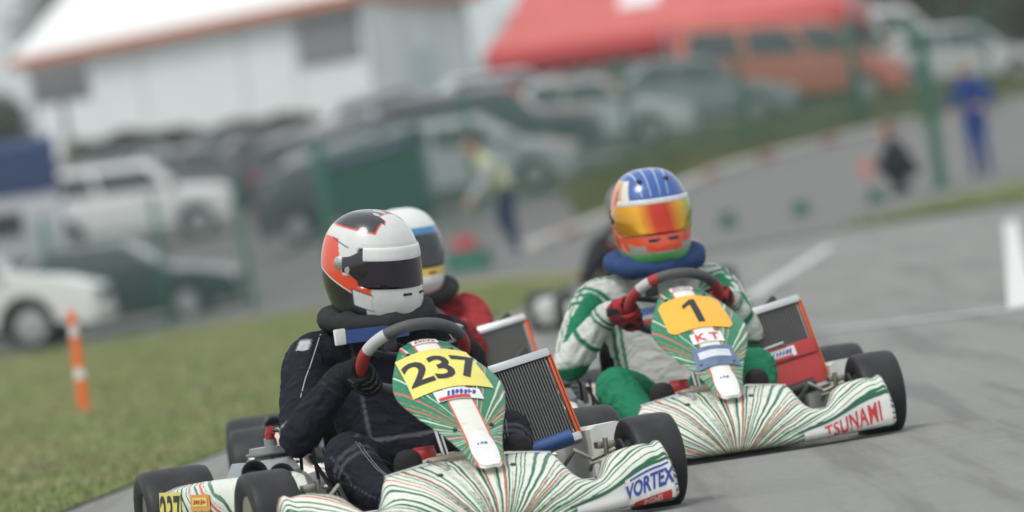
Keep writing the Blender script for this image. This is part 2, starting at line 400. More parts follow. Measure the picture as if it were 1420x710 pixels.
# ================================================================== karts
def burst_mat(name, base, line_a, line_b, fu, fv, freq, amt_a, amt_b, strip=None, width_grow=1.0):
    """hand drawn sunburst print: strokes fan out from one point of the sheet (UV in metres)"""
    m, nt, b = nodes_of(name)
    uv = nt.nodes.new('ShaderNodeUVMap').outputs[0]; sp = nt.nodes.new('ShaderNodeSeparateXYZ'); nt.links.new(uv, sp.inputs[0])
    wob = math_n(nt, 'SUBTRACT', noise_n(nt, 7, 2, uv), .5)
    dx = math_n(nt, 'SUBTRACT', sp.outputs[0], fu); dy = math_n(nt, 'SUBTRACT', sp.outputs[1], fv)
    an = math_n(nt, 'ARCTAN2', dx, dy); an = math_n(nt, 'ADD', an, math_n(nt, 'MULTIPLY', wob, .09))
    rad = math_n(nt, 'SQRT', math_n(nt, 'ADD', math_n(nt, 'MULTIPLY', dx, dx), math_n(nt, 'MULTIPLY', dy, dy)))
    jit = math_n(nt, 'MULTIPLY', math_n(nt, 'SUBTRACT', noise_n(nt, 60, 4, uv, .7), .5), .13)
    wa = math_n(nt, 'MULTIPLY', an, freq); na = math_n(nt, 'ADD', noise_n(nt, 1, 1.5, None, .5, '1D', wa), jit)
    thick = math_n(nt, 'MULTIPLY', sstep(nt, rad, 0.0, .40), .095 * width_grow)
    fa = sstep(nt, math_n(nt, 'SUBTRACT', na, thick), amt_a, amt_a + .035)
    wb = math_n(nt, 'ADD', math_n(nt, 'MULTIPLY', an, freq * .8), 37.3); nb = math_n(nt, 'ADD', noise_n(nt, 1, 1.0, None, .5, '1D', wb), jit)
    fb = sstep(nt, math_n(nt, 'SUBTRACT', nb, thick), amt_b, amt_b + .03)
    c = mix_n(nt, fa, base, line_a); c = mix_n(nt, fb, c, line_b)
    if strip:
        ax = math_n(nt, 'ABSOLUTE', sp.outputs[0])
        edge = math_n(nt, 'ADD', strip[0], jit if False else 0.0)
        s1 = math_n(nt, 'SUBTRACT', 1.0, sstep(nt, ax, strip[0], strip[0] + .002)); s2 = math_n(nt, 'SUBTRACT', 1.0, sstep(nt, ax, strip[0] + .005, strip[0] + .007))
        c = mix_n(nt, s2, c, line_b); c = mix_n(nt, s1, c, strip[1])
    d = sstep(nt, noise_n(nt, 11, 6, uv, .75), .52, .8); c = mix_n(nt, math_n(nt, 'MULTIPLY', d, .45), c, (.20, .19, .165))
    sc = sstep(nt, noise_n(nt, 70, 5, uv, .8), .66, .74); c = mix_n(nt, math_n(nt, 'MULTIPLY', sc, .5), c, (.12, .12, .11))
    mps = nt.nodes.new('ShaderNodeMapping'); mps.inputs['Scale'].default_value = (5, 40, 1); mps.inputs['Rotation'].default_value = (0, 0, .25); nt.links.new(uv, mps.inputs['Vector'])
    rb = sstep(nt, noise_n(nt, 2.2, 5, mps.outputs[0], .7), .60, .72); c = mix_n(nt, math_n(nt, 'MULTIPLY', rb, .55), c, (.07, .07, .068))
    nt.links.new(c, b.inputs['Base Color'])
    nt.links.new(math_n(nt, 'ADD', .22, math_n(nt, 'MULTIPLY', d, .4)), b.inputs['Roughness'])
    bump(nt, b, noise_n(nt, 18, 3, uv), .12, .01)
    MATS[name] = m; return m
G, WH, RD = (.010, .125, .065), (.70, .72, .63), (.62, .09, .07)
M_NOSE = burst_mat('nose_print', WH, G, RD, 0, -.012, 28, .435, .61)
M_PANEL = burst_mat('panel_print', (.018, .19, .098), (.60, .68, .56), RD, 0, .10, 24, .59, .63, strip=(.030, (.72, .72, .66)), width_grow=.15)
M_POD = burst_mat('pod_print', WH, G, RD, -.9, .30, 16, .46, .60)
M_NOSE_O = burst_mat('orange_nose_print', (.70, .66, .60), (.62, .17, .02), (.03, .03, .03), 0, -.01, 12, .5, .6)
M_POD_O = burst_mat('orange_pod_print', (.72, .70, .66), (.60, .20, .03), (.5, .3, .03), -.2, .30, 12, .50, .60)
RUB = mat('tyre_rubber', (.020, .020, .022), .5, var=.25, scale=20, bmp=.25, dirt=(.10, .097, .09, .22), spec=.35)
RIM = mat('rim_metal', (.55, .50, .40), .35, .9, dirt=(.12, .1, .08, .5))
STEEL = mat('chrome_tube', (.62, .62, .62), .25, .95)
DARKM = mat('dark_steel', (.06, .06, .065), .45, .6)
BLACKP = mat('black_plastic', (.018, .018, .02), .5)
ALU = mat('aluminium', (.55, .56, .57), .38, .9, var=.1)
GREYBOX = mat('silver_plastic', (.30, .32, .34), .38, .3, dirt=(.15, .15, .14, .4))
RADCORE = mat('radiator_core', (.055, .055, .055), .6, .3)
RADFIN = mat('radiator_fin', (.13, .132, .128), .6, .3, dirt=(.07, .07, .06, .5))
ORANGE = mat('orange_anodised', (.55, .10, .035), .4, .2)
REDP = mat('red_paint', (.42, .028, .030), .38)
REDGRIP = mat('red_grip', (.36, .030, .030), .65, bmp=.3)
GREYGRIP = mat('grey_grip', (.075, .075, .08), .6, bmp=.3)
WHITEP = mat('white_plastic', (.68, .68, .64), .4, dirt=(.3, .29, .26, .4))
BLUEP = mat('blue_hose', (.03, .09, .26), .35)
TANK = mat('tank_plastic', (.62, .54, .40), .5)
YEL = mat('number_yellow', (.80, .70, .16), .4, var=.08, dirt=(.5, .45, .16, .35)); YELO = mat('number_amber', (.85, .43, .04), .4, var=.08)
INK = mat('black_ink', (.018, .018, .022), .5); INKB = mat('blue_ink', (.02, .06, .36), .45); INKR = mat('red_ink', (.60, .035, .035), .45); INKW = mat('white_ink', (.75, .75, .73), .45)
NEON = mat('neon_tape', (.25, .75, .08), .5); PODORANGE = mat('sticker_orange', (.75, .33, .04), .45); GREENBAND = mat('dark_green_ink', (.015, .11, .065), .45)

def tyre_profile(r, wd, rim):
    h = wd / 2
    return [(rim, -h * .80), (rim + .012, -h * .93), (r * .78, -h), (r * .90, -h * .985), (r * .955, -h * .93), (r * .985, -h * .80), (r * .998, -h * .55), (r, 0),
            (r * .998, h * .55), (r * .985, h * .80), (r * .955, h * .93), (r * .90, h * .985), (r * .78, h), (rim + .012, h * .93), (rim, h * .80), (rim - .004, h * .5), (rim - .004, -h * .5)]
WM = {}
def wheel(parent, c, r, wd, steer=0, rimmat=None, side=1):
    rimmat = rimmat or RIM
    e = bpy.data.objects.new('wheel', None); COL.objects.link(e); e.parent = parent; e.location = c; e.rotation_euler = (0, 0, steer); e.empty_display_size = .05
    key = (r, wd)
    if key not in WM:
        t = MB(); t.lathe(tyre_profile(r, wd, r * .5), 56, close=True); to = t.build('tyre', RUB, e)
        h = wd / 2; rb = MB(); rr = r * .5
        rb.lathe([(rr + .006, h * .84), (rr - .004, h * .82), (rr - .006, h * .55), (rr * .82, h * .35), (rr * .45, h * .30), (rr * .38, h * .42), (.012, h * .42)], 40)
        rb.lathe([(rr + .006, -h * .84), (rr - .004, -h * .82), (rr - .006, -h * .2), (rr * .9, h * .2), (.02, h * .22)], 40)
        for k in range(3):
            a = k * 2.094; rb.tube([(rr * .55 * math.cos(a), h * .25, rr * .55 * math.sin(a)), (rr * .55 * math.cos(a), h * .46, rr * .55 * math.sin(a))], .006, 8)
        ro = rb.build('rim', rimmat, e); WM[key] = (to, ro)
    else:
        for src in WM[key]:
            o = src.copy(); COL.objects.link(o); o.parent = e
    if side < 0:
        for ch in e.children: ch.rotation_euler = (0, 0, math.pi)
    return e

# ---- nose surface: profile points at stations of |y|
NS = .95
NYS = np.array([0, .12, .20, .250, .285, .335, .385, .45, .52, .558, .568]) * NS
NPR = np.array([
 [(.13,.215),(.25,.176),(.35,.122),(.392,.062),(.376,.026),(.27,.022)],
 [(.13,.213),(.25,.174),(.35,.121),(.390,.062),(.374,.026),(.27,.022)],
 [(.13,.205),(.25,.166),(.345,.118),(.382,.062),(.366,.027),(.26,.024)],
 [(.14,.188),(.25,.152),(.335,.116),(.371,.064),(.356,.030),(.25,.028)],
 [(.18,.118),(.25,.124),(.322,.112),(.359,.066),(.346,.030),(.24,.028)],
 [(.19,.100),(.245,.115),(.303,.112),(.338,.070),(.328,.032),(.22,.030)],
 [(.13,.158),(.20,.162),(.283,.132),(.314,.078),(.304,.034),(.20,.032)],
 [(.12,.180),(.18,.182),(.252,.150),(.280,.085),(.272,.035),(.18,.034)],
 [(.12,.180),(.17,.182),(.228,.152),(.254,.088),(.248,.036),(.17,.034)],
 [(.12,.166),(.165,.168),(.212,.140),(.238,.088),(.234,.038),(.16,.036)],
 [(.13,.125),(.162,.128),(.202,.115),(.226,.085),(.224,.042),(.16,.040)]])
NV = np.array([0, .26, .52, .76, .90, 1.0])
def nose_pt(y, v):
    pr = catmull(NYS, NPR.reshape(len(NYS), -1), min(abs(y), NYS[-1]))[0].reshape(6, 2)
    q = catmull(NV, pr, v)[0]; return Vector((q[0], y, q[1]))
def nose_n(y, v, off):
    e = .004; p = nose_pt(y, v)
    a = nose_pt(min(y + e, NYS[-1]), v) - nose_pt(max(y - e, -NYS[-1]), v); b_ = nose_pt(y, min(v + e, 1)) - nose_pt(y, max(v - e, 0))
    n = b_.cross(a).normalized()
    if n.x < 0: n = -n
    return p + n * off
def make_nose(root, printmat):
    ny, nv = 121, 34; yy = np.linspace(-NYS[-1], NYS[-1], ny); vv = np.linspace(0, 1, nv); P = []; UV = []
    for j, v in enumerate(vv):
        row = []
        for y in yy:
            p = nose_pt(y, v); row.append(p); UV.append((y, (1 - v) * .36))
        P.append(row)
    b = MB(); b.grid(P); o = b.build('nose_fairing', printmat, root, recalc=False, smooth_angle=60); setuv(o, UV)
    md = o.modifiers.new('thickness', 'SOLIDIFY'); md.thickness = .004; md.offset = 1
    return o
# ---- number panel above the nose
PVS = [0, .06, .2, .42, .58, .75, .88, .96, 1.0]; PWS = [.042, .064, .108, .148, .124, .080, .053, .040, .02]
def panel_pt(s, v, off=0.0):
    w_ = float(catmull(PVS, np.array(PWS), v)[0]); u = s / w_
    a = Vector((-.27, 0, .560)); b_ = Vector((.275, 0, .192)); d = b_ - a; n = Vector((-d.z, 0, d.x)).normalized()
    if n.x < 0: n = -n
    bulge = .030 * math.sin(math.pi * min(1, v * 1.05)) - .35 * max(0, .07 - v)
    p = a + d * v + n * (bulge - .27 * w_ * min(1.3, abs(u)) ** 1.7 + off); p.y = s + .034 * v; return p
def make_panel(root, printmat):
    P = []; UV = []
    for j in range(49):
        v = j / 48; w_ = float(catmull(PVS, np.array(PWS), v)[0]); row = []
        for i in range(41):
            s = w_ * (i / 20 - 1); row.append(panel_pt(s, v)); UV.append((s, (1 - v) * .56))
        P.append(row)
    b = MB(); b.grid(P); o = b.build('number_panel', printmat, root, recalc=False, smooth_angle=60); setuv(o, UV)
    md = o.modifiers.new('thickness', 'SOLIDIFY'); md.thickness = .004; md.offset = 1
    return o
# ---- side pods
def pod_ring(x, sgn):
    low = .0
    x0 = x; t = (x + .20) / -.66; yo = .565 + .105 * t ** .9; ztop = .236 - .02 * t ** 2 - .10 * max(0, .10 - t) / .10 * .6; yi = .37 if sgn < 0 else .475
    zb = .05 + .02 * (1 - min(1, t * 6))
    pts = [(yi, zb), (yi, ztop - .01), (yi + .02, ztop), (yo - .05, ztop + .004), (yo - .018, ztop - .006), (yo - .004, ztop - .026), (yo, ztop - .07), (yo - .01, zb + .02), (yo - .03, zb)]
    return [Vector((x, sgn * a, z)) for a, z in pts]
def make_pod(root, printmat, sgn):
    P = []; UV = []
    for k in range(23):
        x = (-.20 - .66 * k / 22) if sgn < 0 else (-.42 - .44 * k / 22); ring = pod_ring(x, sgn); L = 0; row = []
        for i, p in enumerate(ring):
            if i: L += (p - ring[i - 1]).length
            row.append(p); UV.append((x, L))
        P.append(row)
    b = MB(); b.grid(P); n = len(b.v); k = len(P[0]); b.f.append(tuple(range(k))); b.f.append(tuple(range(n - k, n)))
    o = b.build('side_pod', printmat, root, smooth_angle=50); setuv(o, UV); return o
def pod_pt(s, t, off=.003):
    """on the outer face of the right pod: s = metres forward of the rear end of the face, t = up from mid height"""
    x = -.855 + s; u = (x + .20) / -.66; yo = .565 + .105 * u ** .9; z = .156 + t
    yy = yo + off - .09 * max(0, z - .16)
    return Vector((x + off * .15, -yy, z))

def scribble(name, m_, parent, fn, w_, h_, n):
    """illegible little sponsor mark: a row of slanted pen strokes"""
    rnd = random.Random(n * 7 + int(w_ * 1000)); b = MB(); x = -w_ / 2
    for i in range(n):
        k = w_ / n * rnd.uniform(.35, .7); h0 = -h_ / 2 * rnd.uniform(.6, 1); h1 = h_ / 2 * rnd.uniform(.6, 1); sk = h_ * .3
        b.add([fn(x, h0), fn(x + k, h0), fn(x + k + sk, h1), fn(x + sk, h1)], [(0, 1, 2, 3)])
        if rnd.random() < .6: b.add([fn(x + k, -h_ * .1), fn(x + w_ / n, -h_ * .1), fn(x + w_ / n + sk * .4, h_ * .12), fn(x + k + sk * .4, h_ * .12)], [(0, 1, 2, 3)])
        x += w_ / n
    return b.build(name, m_, parent, recalc=False, smooth_angle=0)
def make_kart(loc, yaw, st):
    """local axes: x forward, y to the kart's left, z up; origin on the ground under the front axle"""
    root = empty('racing_kart', loc, yaw - math.pi / 2, st['label'], 'go-kart', 'karts racing on the track')
    steer = R(st.get('steer', 3))
    # chassis
    b = MB()
    for s in (-1, 1):
        b.tube([(-1.14, s * .31, .075), (-.55, s * .32, .06), (-.25, s * .27, .055), (.05, s * .24, .055), (.12, s * .20, .055)], .015)
        b.tube([(-.12, s * .27, .06), (-.02, s * .40, .09), (.0, s * .43, .13)], .014)
        b.tube([(-.22, s * .28, .06), (-.24, s * .50, .07), (-.5, s * .56, .075), (-.78, s * .57, .075), (-.82, s * .33, .07)], .010)
        b.tube([(.10, s * .20, .055), (.26, s * .22, .06), (.28, s * .16, .07)], .009)
        b.tube([(-1.10, s * .31, .08), (-1.20, s * .34, .10), (-1.22, s * .34, .20)], .012)
    for x in (-1.1, -.82, -.36, .08): b.tube([(x, -.30 if x < -.3 else -.22, .06), (x, .30 if x < -.3 else .22, .06)], .014)
    b.tube([(.28, -.16, .07), (.30, 0, .075), (.28, .16, .07)], .009); b.tube([(-1.22, -.5, .17), (-1.22, .5, .17)], .013)
    b.build('frame', DARKM, root)
    b = MB(); b.box((-.16, 0, .045), (.62, .46, .004)); b.build('floor_tray', ALU, root)
    b = MB(); b.tube([(-1.04, -.62, .14), (-1.04, .62, .14)], .02, 14); b.build('rear_axle', STEEL, root)
    b = MB(); b.lathe([(.03, -.004), (.095, -.004), (.095, .004), (.03, .004)], 30, M=Matrix.Translation((-1.04, .22, .14))); b.build('brake_disc', ALU, root)
    # wheels
    wheel(root, (0, -.53, .13), .13, .135, steer, st.get('rim'), -1); wheel(root, (0, .53, .13), .13, .135, steer, st.get('rim'))
    wheel(root, (-1.04, -.595, .135), .135, .205, 0, st.get('rim'), -1); wheel(root, (-1.04, .595, .135), .135, .205, 0, st.get('rim'))
    # front stub axles with uprights, brake callipers and track rods
    for s in (-1, 1):
        b = MB(); b.tube([(0, s * .43, .07), (0, s * .43, .19)], .014); b.tube([(0, s * .43, .13), (0, s * .47, .13)], .018); b.box((.0, s * .41, .195), (.05, .05, .02), bev=.005)
        b.tube([(0, s * .43, .10), (-.10, s * .40, .10)], .010); b.box((.045, s * .415, .13), (.03, .035, .08), bev=.006); b.box((.02, s * .425, .165), (.08, .02, .018), bev=.004)
        b.tube([(.03, s * .43, .18), (.035, s * .36, .16)], .007); b.tube([(.05, s * .40, .17), (.055, s * .40, .215)], .007)
        b.tube([(.0, s * .36, .13), (.02, s * .37, .16), (-.02, s * .33, .19), (-.08, s * .30, .14)], .006, 8); b.tube([(.07, s * .40, .12), (.075, s * .37, .155), (.06, s * .35, .15)], .005, 8); b.build('stub_axle', mat('hub_metal', (.42, .40, .33), .4, .85, dirt=(.1, .09, .07, .6)), root)
        b = MB(); b.lathe([(.02, -.004), (.075, -.004), (.075, .004), (.02, .004)], 26, M=Matrix.Translation((0, s * .45, .13))); b.build('brake_disc', DARKM, root)
        b = MB(); b.tube([(-.10, s * .40, .10), (-.06, s * .03, .105)], .006); b.build('track_rod', STEEL, root)
    # bodywork
    nose = make_nose(root, st['nose']); panel = make_panel(root, st['panel']); make_pod(root, st['pod'], -1); make_pod(root, st['pod'] if st.get('podleft') is None else st['podleft'], 1)
    for s in (-1, 1):
        b = MB(); b.tube([(.20, s * .07, .20), (.10, s * .10, .22), (-.02, s * .13, .10)], .007); b.build('panel_stay', STEEL, root)
        b = MB(); b.tube([(.12, s * .23, .195), (.10, s * .12, .212), (.10, s * .05, .213)], .008); b.build('bumper_tube', STEEL, root)
    # steering
    c = Vector((-.38, 0, .495)); tau = R(38); e2 = Vector((math.cos(tau), 0, math.sin(tau))); e1 = Vector((0, 1, 0)); RR = .145
    sw = bpy.data.objects.new('steering_wheel', None); COL.objects.link(sw); sw.parent = root; sw.location = c; sw.empty_display_size = .05
    for (a0, a1, m_, rr_) in st['grips']:
        n = max(6, int(abs(a1 - a0) / 5)); b = MB()
        b.tube([(e1 * math.cos(R(a0 + (a1 - a0) * i / n)) + e2 * math.sin(R(a0 + (a1 - a0) * i / n))) * RR for i in range(n + 1)], rr_, 14)
        b.build('rim_grip', m_, sw)
    b = MB(); nrm = e1.cross(e2)
    for a in (20, 160, 270): b.tube([Vector((0, 0, 0)) - e2.cross(e1) * .0, (e1 * math.cos(R(a)) + e2 * math.sin(R(a))) * RR], .009, 8)
    b.lathe([(.035, -.012), (.035, .012)], 24, M=Matrix(((0, 0, 0, 0),) * 4) if False else Vector((0, 1, 0)).rotation_difference(nrm).to_matrix().to_4x4())
    b.box(e1 * -.075 + e2 * .075 + nrm * .0, (.045, .04, .04), bev=.008)
    b.build('spokes', DARKM, sw)
    b = MB(); b.tube([c, (-.05, 0, .12)], .011); b.build('steering_column', STEEL, root)
    # pedals, tank, seat
    for s in (-1, 1):
        b = MB(); b.tube([(.10, s * .15, .06), (.11, s * .15, .20)], .006); b.tube([(.105, s * .11, .20), (.105, s * .19, .20)], .007); b.build('pedal', STEEL, root)
    b = MB(); b.box((-.20, .0, .14), (.26, .17, .17), bev=.03); tk = b.build('fuel_tank', TANK, root)
    b = MB(); b.lathe([(.032, 0), (.034, .012), (.030, .022)], 20, M=Matrix.Translation((-.13, -.06, .225)) @ Matrix.Rotation(R(90), 4, 'X')); b.tube([(-.13, -.06, .22), (-.13, -.06, .255)], .03, 16); b.build('filler_cap', REDP, tk)
    P = []
    for k, (x, z, wy, dp) in enumerate([(-.42, .10, .16, .05), (-.55, .065, .185, .08), (-.70, .055, .20, .13), (-.84, .08, .205, .16), (-.93, .18, .20, .15), (-.97, .32, .19, .12), (-1.0, .44, .165, .08)]):
        row = []
        for i in range(25):
            u = i / 12 - 1; a = abs(u); side = smooth(.55, 1, a)
            fx = dp * side * (1 if k > 3 else .25); fz = dp * side * (1.2 if k <= 3 else .15)
            row.append(Vector((x + fx, wy * math.sin(u * 1.35) / math.sin(1.35), z + fz)))
        P.append(row)
    b = MB(); b.grid(P); o = b.build('seat', BLACKP, root, smooth_angle=70); md = o.modifiers.new('t', 'SOLIDIFY'); md.thickness = .006
    # engine on the kart's right
    en = bpy.data.objects.new('engine', None); COL.objects.link(en); en.parent = root; en.location = (-.76, -.36, .07); en.empty_display_size = .05
    b = MB(); b.box((0, 0, .07), (.20, .17, .14), bev=.025); b.tube([(.0, -.09, .07), (0, -.125, .07)], .06, 22); b.build('crankcase', ALU, en)
    b = MB()
    for k in range(5): b.box((.02, 0, .145 + k * .016), (.135, .125, .008), bev=.003)
    b.tube([(.02, 0, .13), (.02, 0, .225)], .05, 20); b.build('cylinder', mat('engine_alloy', (.24, .24, .235), .45, .7, dirt=(.05, .05, .045, .5)), en)
    b = MB(); b.tube([(.02, 0, .21), (.02, 0, .228)], .062, 20); b.tube([(.02, 0, .225), (.025, .0, .25)], .018, 12); b.build('cylinder_head', GREYBOX, en)
    b = MB(); b.tube([(.025, 0, .245), (.03, .0, .262), (.045, .004, .275)], .014, 12); b.build('spark_plug_cap', REDP, en)
    b = MB(); b.tube([(.045, .004, .275), (.06, .03, .265), (.03, .08, .20), (-.06, .09, .10)], .005, 8); b.tube([(.08, -.02, .20), (.10, .05, .15), (.05, .10, .08)], .006, 8); b.build('ignition_lead', BLACKP, en)
    b = MB(); b.box((.06, -.045, .185), (.03, .03, .025), bev=.005); b.build('neon_tag', NEON, en)
    b = MB(); b.tube([(-.05, .03, .10), (-.12, .08, .08), (-.22, .12, .08), (-.36, .20, .10)], [.022, .03, .045, .03], 16); b.build('exhaust', mat('exhaust_steel', (.22, .18, .15), .4, .9), en)
    # carburettor and intake silencer with two trumpet holes
    b = MB(); b.tube([(.12, .0, .10), (.20, -.03, .12)], .028, 16); b.box((.16, 0, .10), (.05, .06, .06), bev=.01); b.build('carburettor', ALU, en)
    air = bpy.data.objects.new('intake_silencer', None); COL.objects.link(air); air.parent = root; air.location = (-.50, -.425, .195); air.empty_display_size = .05
    b = MB(); b.box((0, 0, -.012), (.17, .23, .125), Matrix.Rotation(R(16), 3, 'Y') @ Matrix.Rotation(R(-14), 3, 'X'), .042); b.box((.02, .10, -.05), (.12, .09, .08), Matrix.Rotation(R(-18), 3, 'X'), .03); b.box((-.02, .03, .045), (.12, .12, .03), Matrix.Rotation(R(16), 3, 'Y'), .012); b.build('box', GREYBOX, air)
    for dy, dz in ((-.048, .034), (.026, .016)):
        b = MB(); b.lathe([(.0, -.04), (.030, -.04), (.032, .05), (.037, .062), (.034, .066), (.029, .05), (.026, -.03), (.0, -.03)], 24, M=Matrix.Translation((.045, dy, dz)) @ Vector((0, 1, 0)).rotation_difference(Vector((1, -.12, .22)).normalized()).to_matrix().to_4x4())
        b.build('intake_tube', BLACKP, air)
    b = MB(); b.tube([(-.15, .03, .0), (-.05, .02, .02)], .03, 14); b.build('intake_boot', BLACKP, air)
    # wiring and hoses between seat and engine
    b = MB(); b.tube([(-.60, -.28, .26), (-.55, -.24, .16), (-.42, -.26, .09)], .006, 8); b.tube([(-.66, -.26, .28), (-.58, -.27, .20), (-.50, -.29, .10)], .005, 8); b.build('fuel_line', BLACKP, root)
    # radiator on the kart's left, leaning inwards and back
    ra = bpy.data.objects.new('radiator', None); COL.objects.link(ra); ra.parent = root; ra.location = (-.47, st.get('rad_y', .345), st.get('rad_z', .145)); ra.empty_display_size = .05
    ra.rotation_euler = (R(10), R(-19), R(st.get('rad_yaw', -4)))
    W_, H_ = st.get('rad_w', .222), st.get('rad_h', .30)
    b = MB(); b.box((-.006, 0, H_ / 2), (.022, W_ - .02, H_ - .03)); core = b.build('core', RADCORE, ra)
    b = MB(); nf = 25
    for i in range(nf): b.box((.010, -W_ / 2 + .014 + (W_ - .028) * i / (nf - 1), H_ / 2), (.012, .0036, H_ - .036))
    fo = b.build('fins', RADFIN, ra); fo['kind'] = 'stuff'
    b = MB(); b.box((0, 0, H_ - .004), (.045, W_ + .012, .026), bev=.007); b.tube([(.0, -.07, H_ + .01), (0, -.07, H_ + .022)], .012, 12); b.build('top_tank', ALU, ra)
    b = MB(); b.box((0, 0, .004), (.045, W_ + .012, .026), bev=.007); b.build('bottom_tank', ALU, ra)
    for s in (-1, 1):
        b = MB(); b.box((0, s * (W_ / 2 + .0), H_ / 2), (.030, .008, H_ - .032), bev=.002); b.box((.010, s * (W_ / 2 + .007), H_ / 2), (.018, .004, H_ - .02)); b.build('side_plate', ORANGE, ra)
    b = MB(); b.tube([(-.01, .03, H_ + .005), (-.03, .06, H_ + .03), (-.07, .08, H_ + .01), (-.14, .0, H_ * .6)], .013, 12); b.build('hose', BLACKP, ra)
    b = MB(); b.tube([(.03, -.05, .0), (.035, .085, .004)], .021, 16); b.build('lower_hose', BLUEP if not st.get('shield') else BLACKP, ra)
    if st.get('shield'):
        b = MB(); b.box((.024, 0, H_ * .255), (.006, W_ - .008, H_ * .48), bev=.002); b.box((.030, 0, H_ * .43), (.010, W_ - .004, .05), bev=.003); b.build('radiator_shield', REDP, ra); sh = ra
        f = lambda s, t: Vector((.0385, .0 + s, H_ * .43 + t + s * .0)); p = patch('sticker', INKW, sh, f, -.065, .062, -.018, .016)
        g_ = lambda s, t: Vector((.0395, s, H_ * .43 + t)); scribble('sticker_mark', INKB, sh, g_, .10, .020, 9); patch('sticker_stripe', INKR, sh, g_, -.05, .05, -.017, -.011)
        b = MB(); b.tube([(.034, -.05, H_ * .5), (.05, -.045, H_ * .52), (.05, .03, H_ * .53), (.034, .035, H_ * .51)], .005, 8); b.build('shield_clip', STEEL, sh)
    # fixing bolts
    for y in (-.30, -.10, .10, .30):
        p_ = nose_n(y, .20, .0); q_ = nose_n(y, .20, .004); b = MB(); b.tube([p_, q_], [.009, .007], 10); b.build('bolt', DARKM, nose)
    for s_, v_ in ((-.06, .16), (.06, .16), (-.05, .74), (.05, .74)):
        b = MB(); b.tube([panel_pt(s_, v_, 0), panel_pt(s_, v_, .0045)], [.007, .006], 10); b.build('bolt', DARKM, panel)
    # printing on the bodywork
    plate = st.get('plate')
    if plate:
        f = lambda s, t: panel_pt(s, .325 - t / .56, .003)
        hw, hh = plate[1], plate[2]
        pl = MB(); ns = 24; nn = 14
        P = []
        for j in range(nn + 1):
            t = -hh + 2 * hh * j / nn; row = []
            k = hw - .018 * max(0, abs(t) - (hh - .018)) / .018 * (plate[3])
            for i in range(ns + 1): row.append(f(k * (2 * i / ns - 1) * (1 - .16 * (t / hh) * .5 * plate[4]), t))
            P.append(row)
        pl.grid(P); pl.build('number_plate', plate[0], panel, recalc=False)
        if plate[5] == '1':
            q1 = MB(); pf = lambda s, t: panel_pt(s, .325 - t / .56, .0045); q1.add([pf(a_, b_) for a_, b_ in ((-.004, -.06), (-.004, 0), (-.004, .034), (-.030, .016), (-.030, .034), (.002, .06), (.018, .06), (.018, 0), (.018, -.06))], [(0, 1, 7, 8), (1, 2, 6, 7), (2, 3, 4), (2, 4, 5, 6)]); q1.build('race_number', INK, panel, smooth_angle=0)
        else: text_obj('race_number', plate[5], plate[6], lambda s, t: panel_pt(s, .325 - t / .56, .0045), INK, panel, bold=plate[7], cuts=2, spacing=plate[8])
        scribble('panel_emblem', GREENBAND, panel, lambda s, t: panel_pt(s, .065 - t / .56, .0045), .05, .02, 7); scribble('panel_emblem', INKR, panel, lambda s, t: panel_pt(s, .09 - t / .56, .0045), .06, .008, 5)
        patch('panel_patch', INKW, panel, lambda s, t: panel_pt(s, .065 - t / .56, .003), -.036, .036, -.022, .022)
        if st.get('shield'):
            text_obj('panel_lettering', 'K T', .042, lambda s, t: panel_pt(s, .555 - t / .56, .0045), INKR, panel, bold=.001, cuts=1, sx=1.2)
            patch('panel_patch', INKW, panel, lambda s, t: panel_pt(s, .555 - t / .56, .003), -.05, .05, -.022, .022)
            patch('blue_band', mat('blue_band', (.11, .16, .28), .4, var=.6, scale=40), panel, lambda s, t: panel_pt(s * (1.0 - t * 1.5), .70 - t / .56, .0045), -.066, .066, -.040, .040)
            patch('silver_patch', mat('silver_ink', (.6, .62, .66), .4, var=.3, scale=60), panel, lambda s, t: panel_pt(s, .69 - t / .56, .0055), -.05, .05, -.012, .016)
        else:
            patch('panel_sticker', INKW, panel, lambda s, t: panel_pt(s, .535 - t / .56 + s * .12, .0045), -.06, .065, -.02, .02)
            scribble('sticker_mark', INKB, panel, lambda s, t: panel_pt(s + .01, .528 - t / .56 + s * .12, .006), .08, .022, 7)
            patch('sticker_stripe', INKR, panel, lambda s, t: panel_pt(s, .555 - t / .56 + s * .12, .006), -.055, .03, -.007, .004)
        b = MB(); P = []
        for j in range(13):
            a = math.pi * j / 12; row = []
            for i in range(9):
                u = i / 4 - 1; row.append(panel_pt(.036 * u * math.sin(a) ** .6 if 0 < j < 12 else 0, .89 - .105 * math.cos(a), .0035))
            P.append(row)
        b.grid(P); b.build('tip_patch', INKW, panel, recalc=False)
        scribble('tip_mark', INKB, panel, lambda s, t: panel_pt(s, .86 - t / .56, .005), .03, .008, 3)
    if st.get('nosetext'):
        tx, tm, sub = st['nosetext']
        # white band across the lower outer end of the nose, edged in green, with the name on it
        def nb(s, t, off): # s metres outboard from y=.20, t 0..1 across band
            y = (.20 + s) * 1.0; k = min(1, max(0, s / .33)); v0 = .80 - .20 * k; v1 = .95 - .06 * k
            return nose_n(min(y, NYS[-1] - .003), v1 + (v0 - v1) * t, off)
        patch('name_band', INKW, nose, lambda s, t: nb(s, t, .0025), .02, .325, .0, 1.0, 26, 8)
        patch('band_edge', GREENBAND, nose, lambda s, t: nb(s, t, .0035), .0, .33, .98, 1.18, 26, 3)
        patch('band_edge', GREENBAND, nose, lambda s, t: nb(s, t, .0035), .16, .33, -.18, .02, 16, 3)
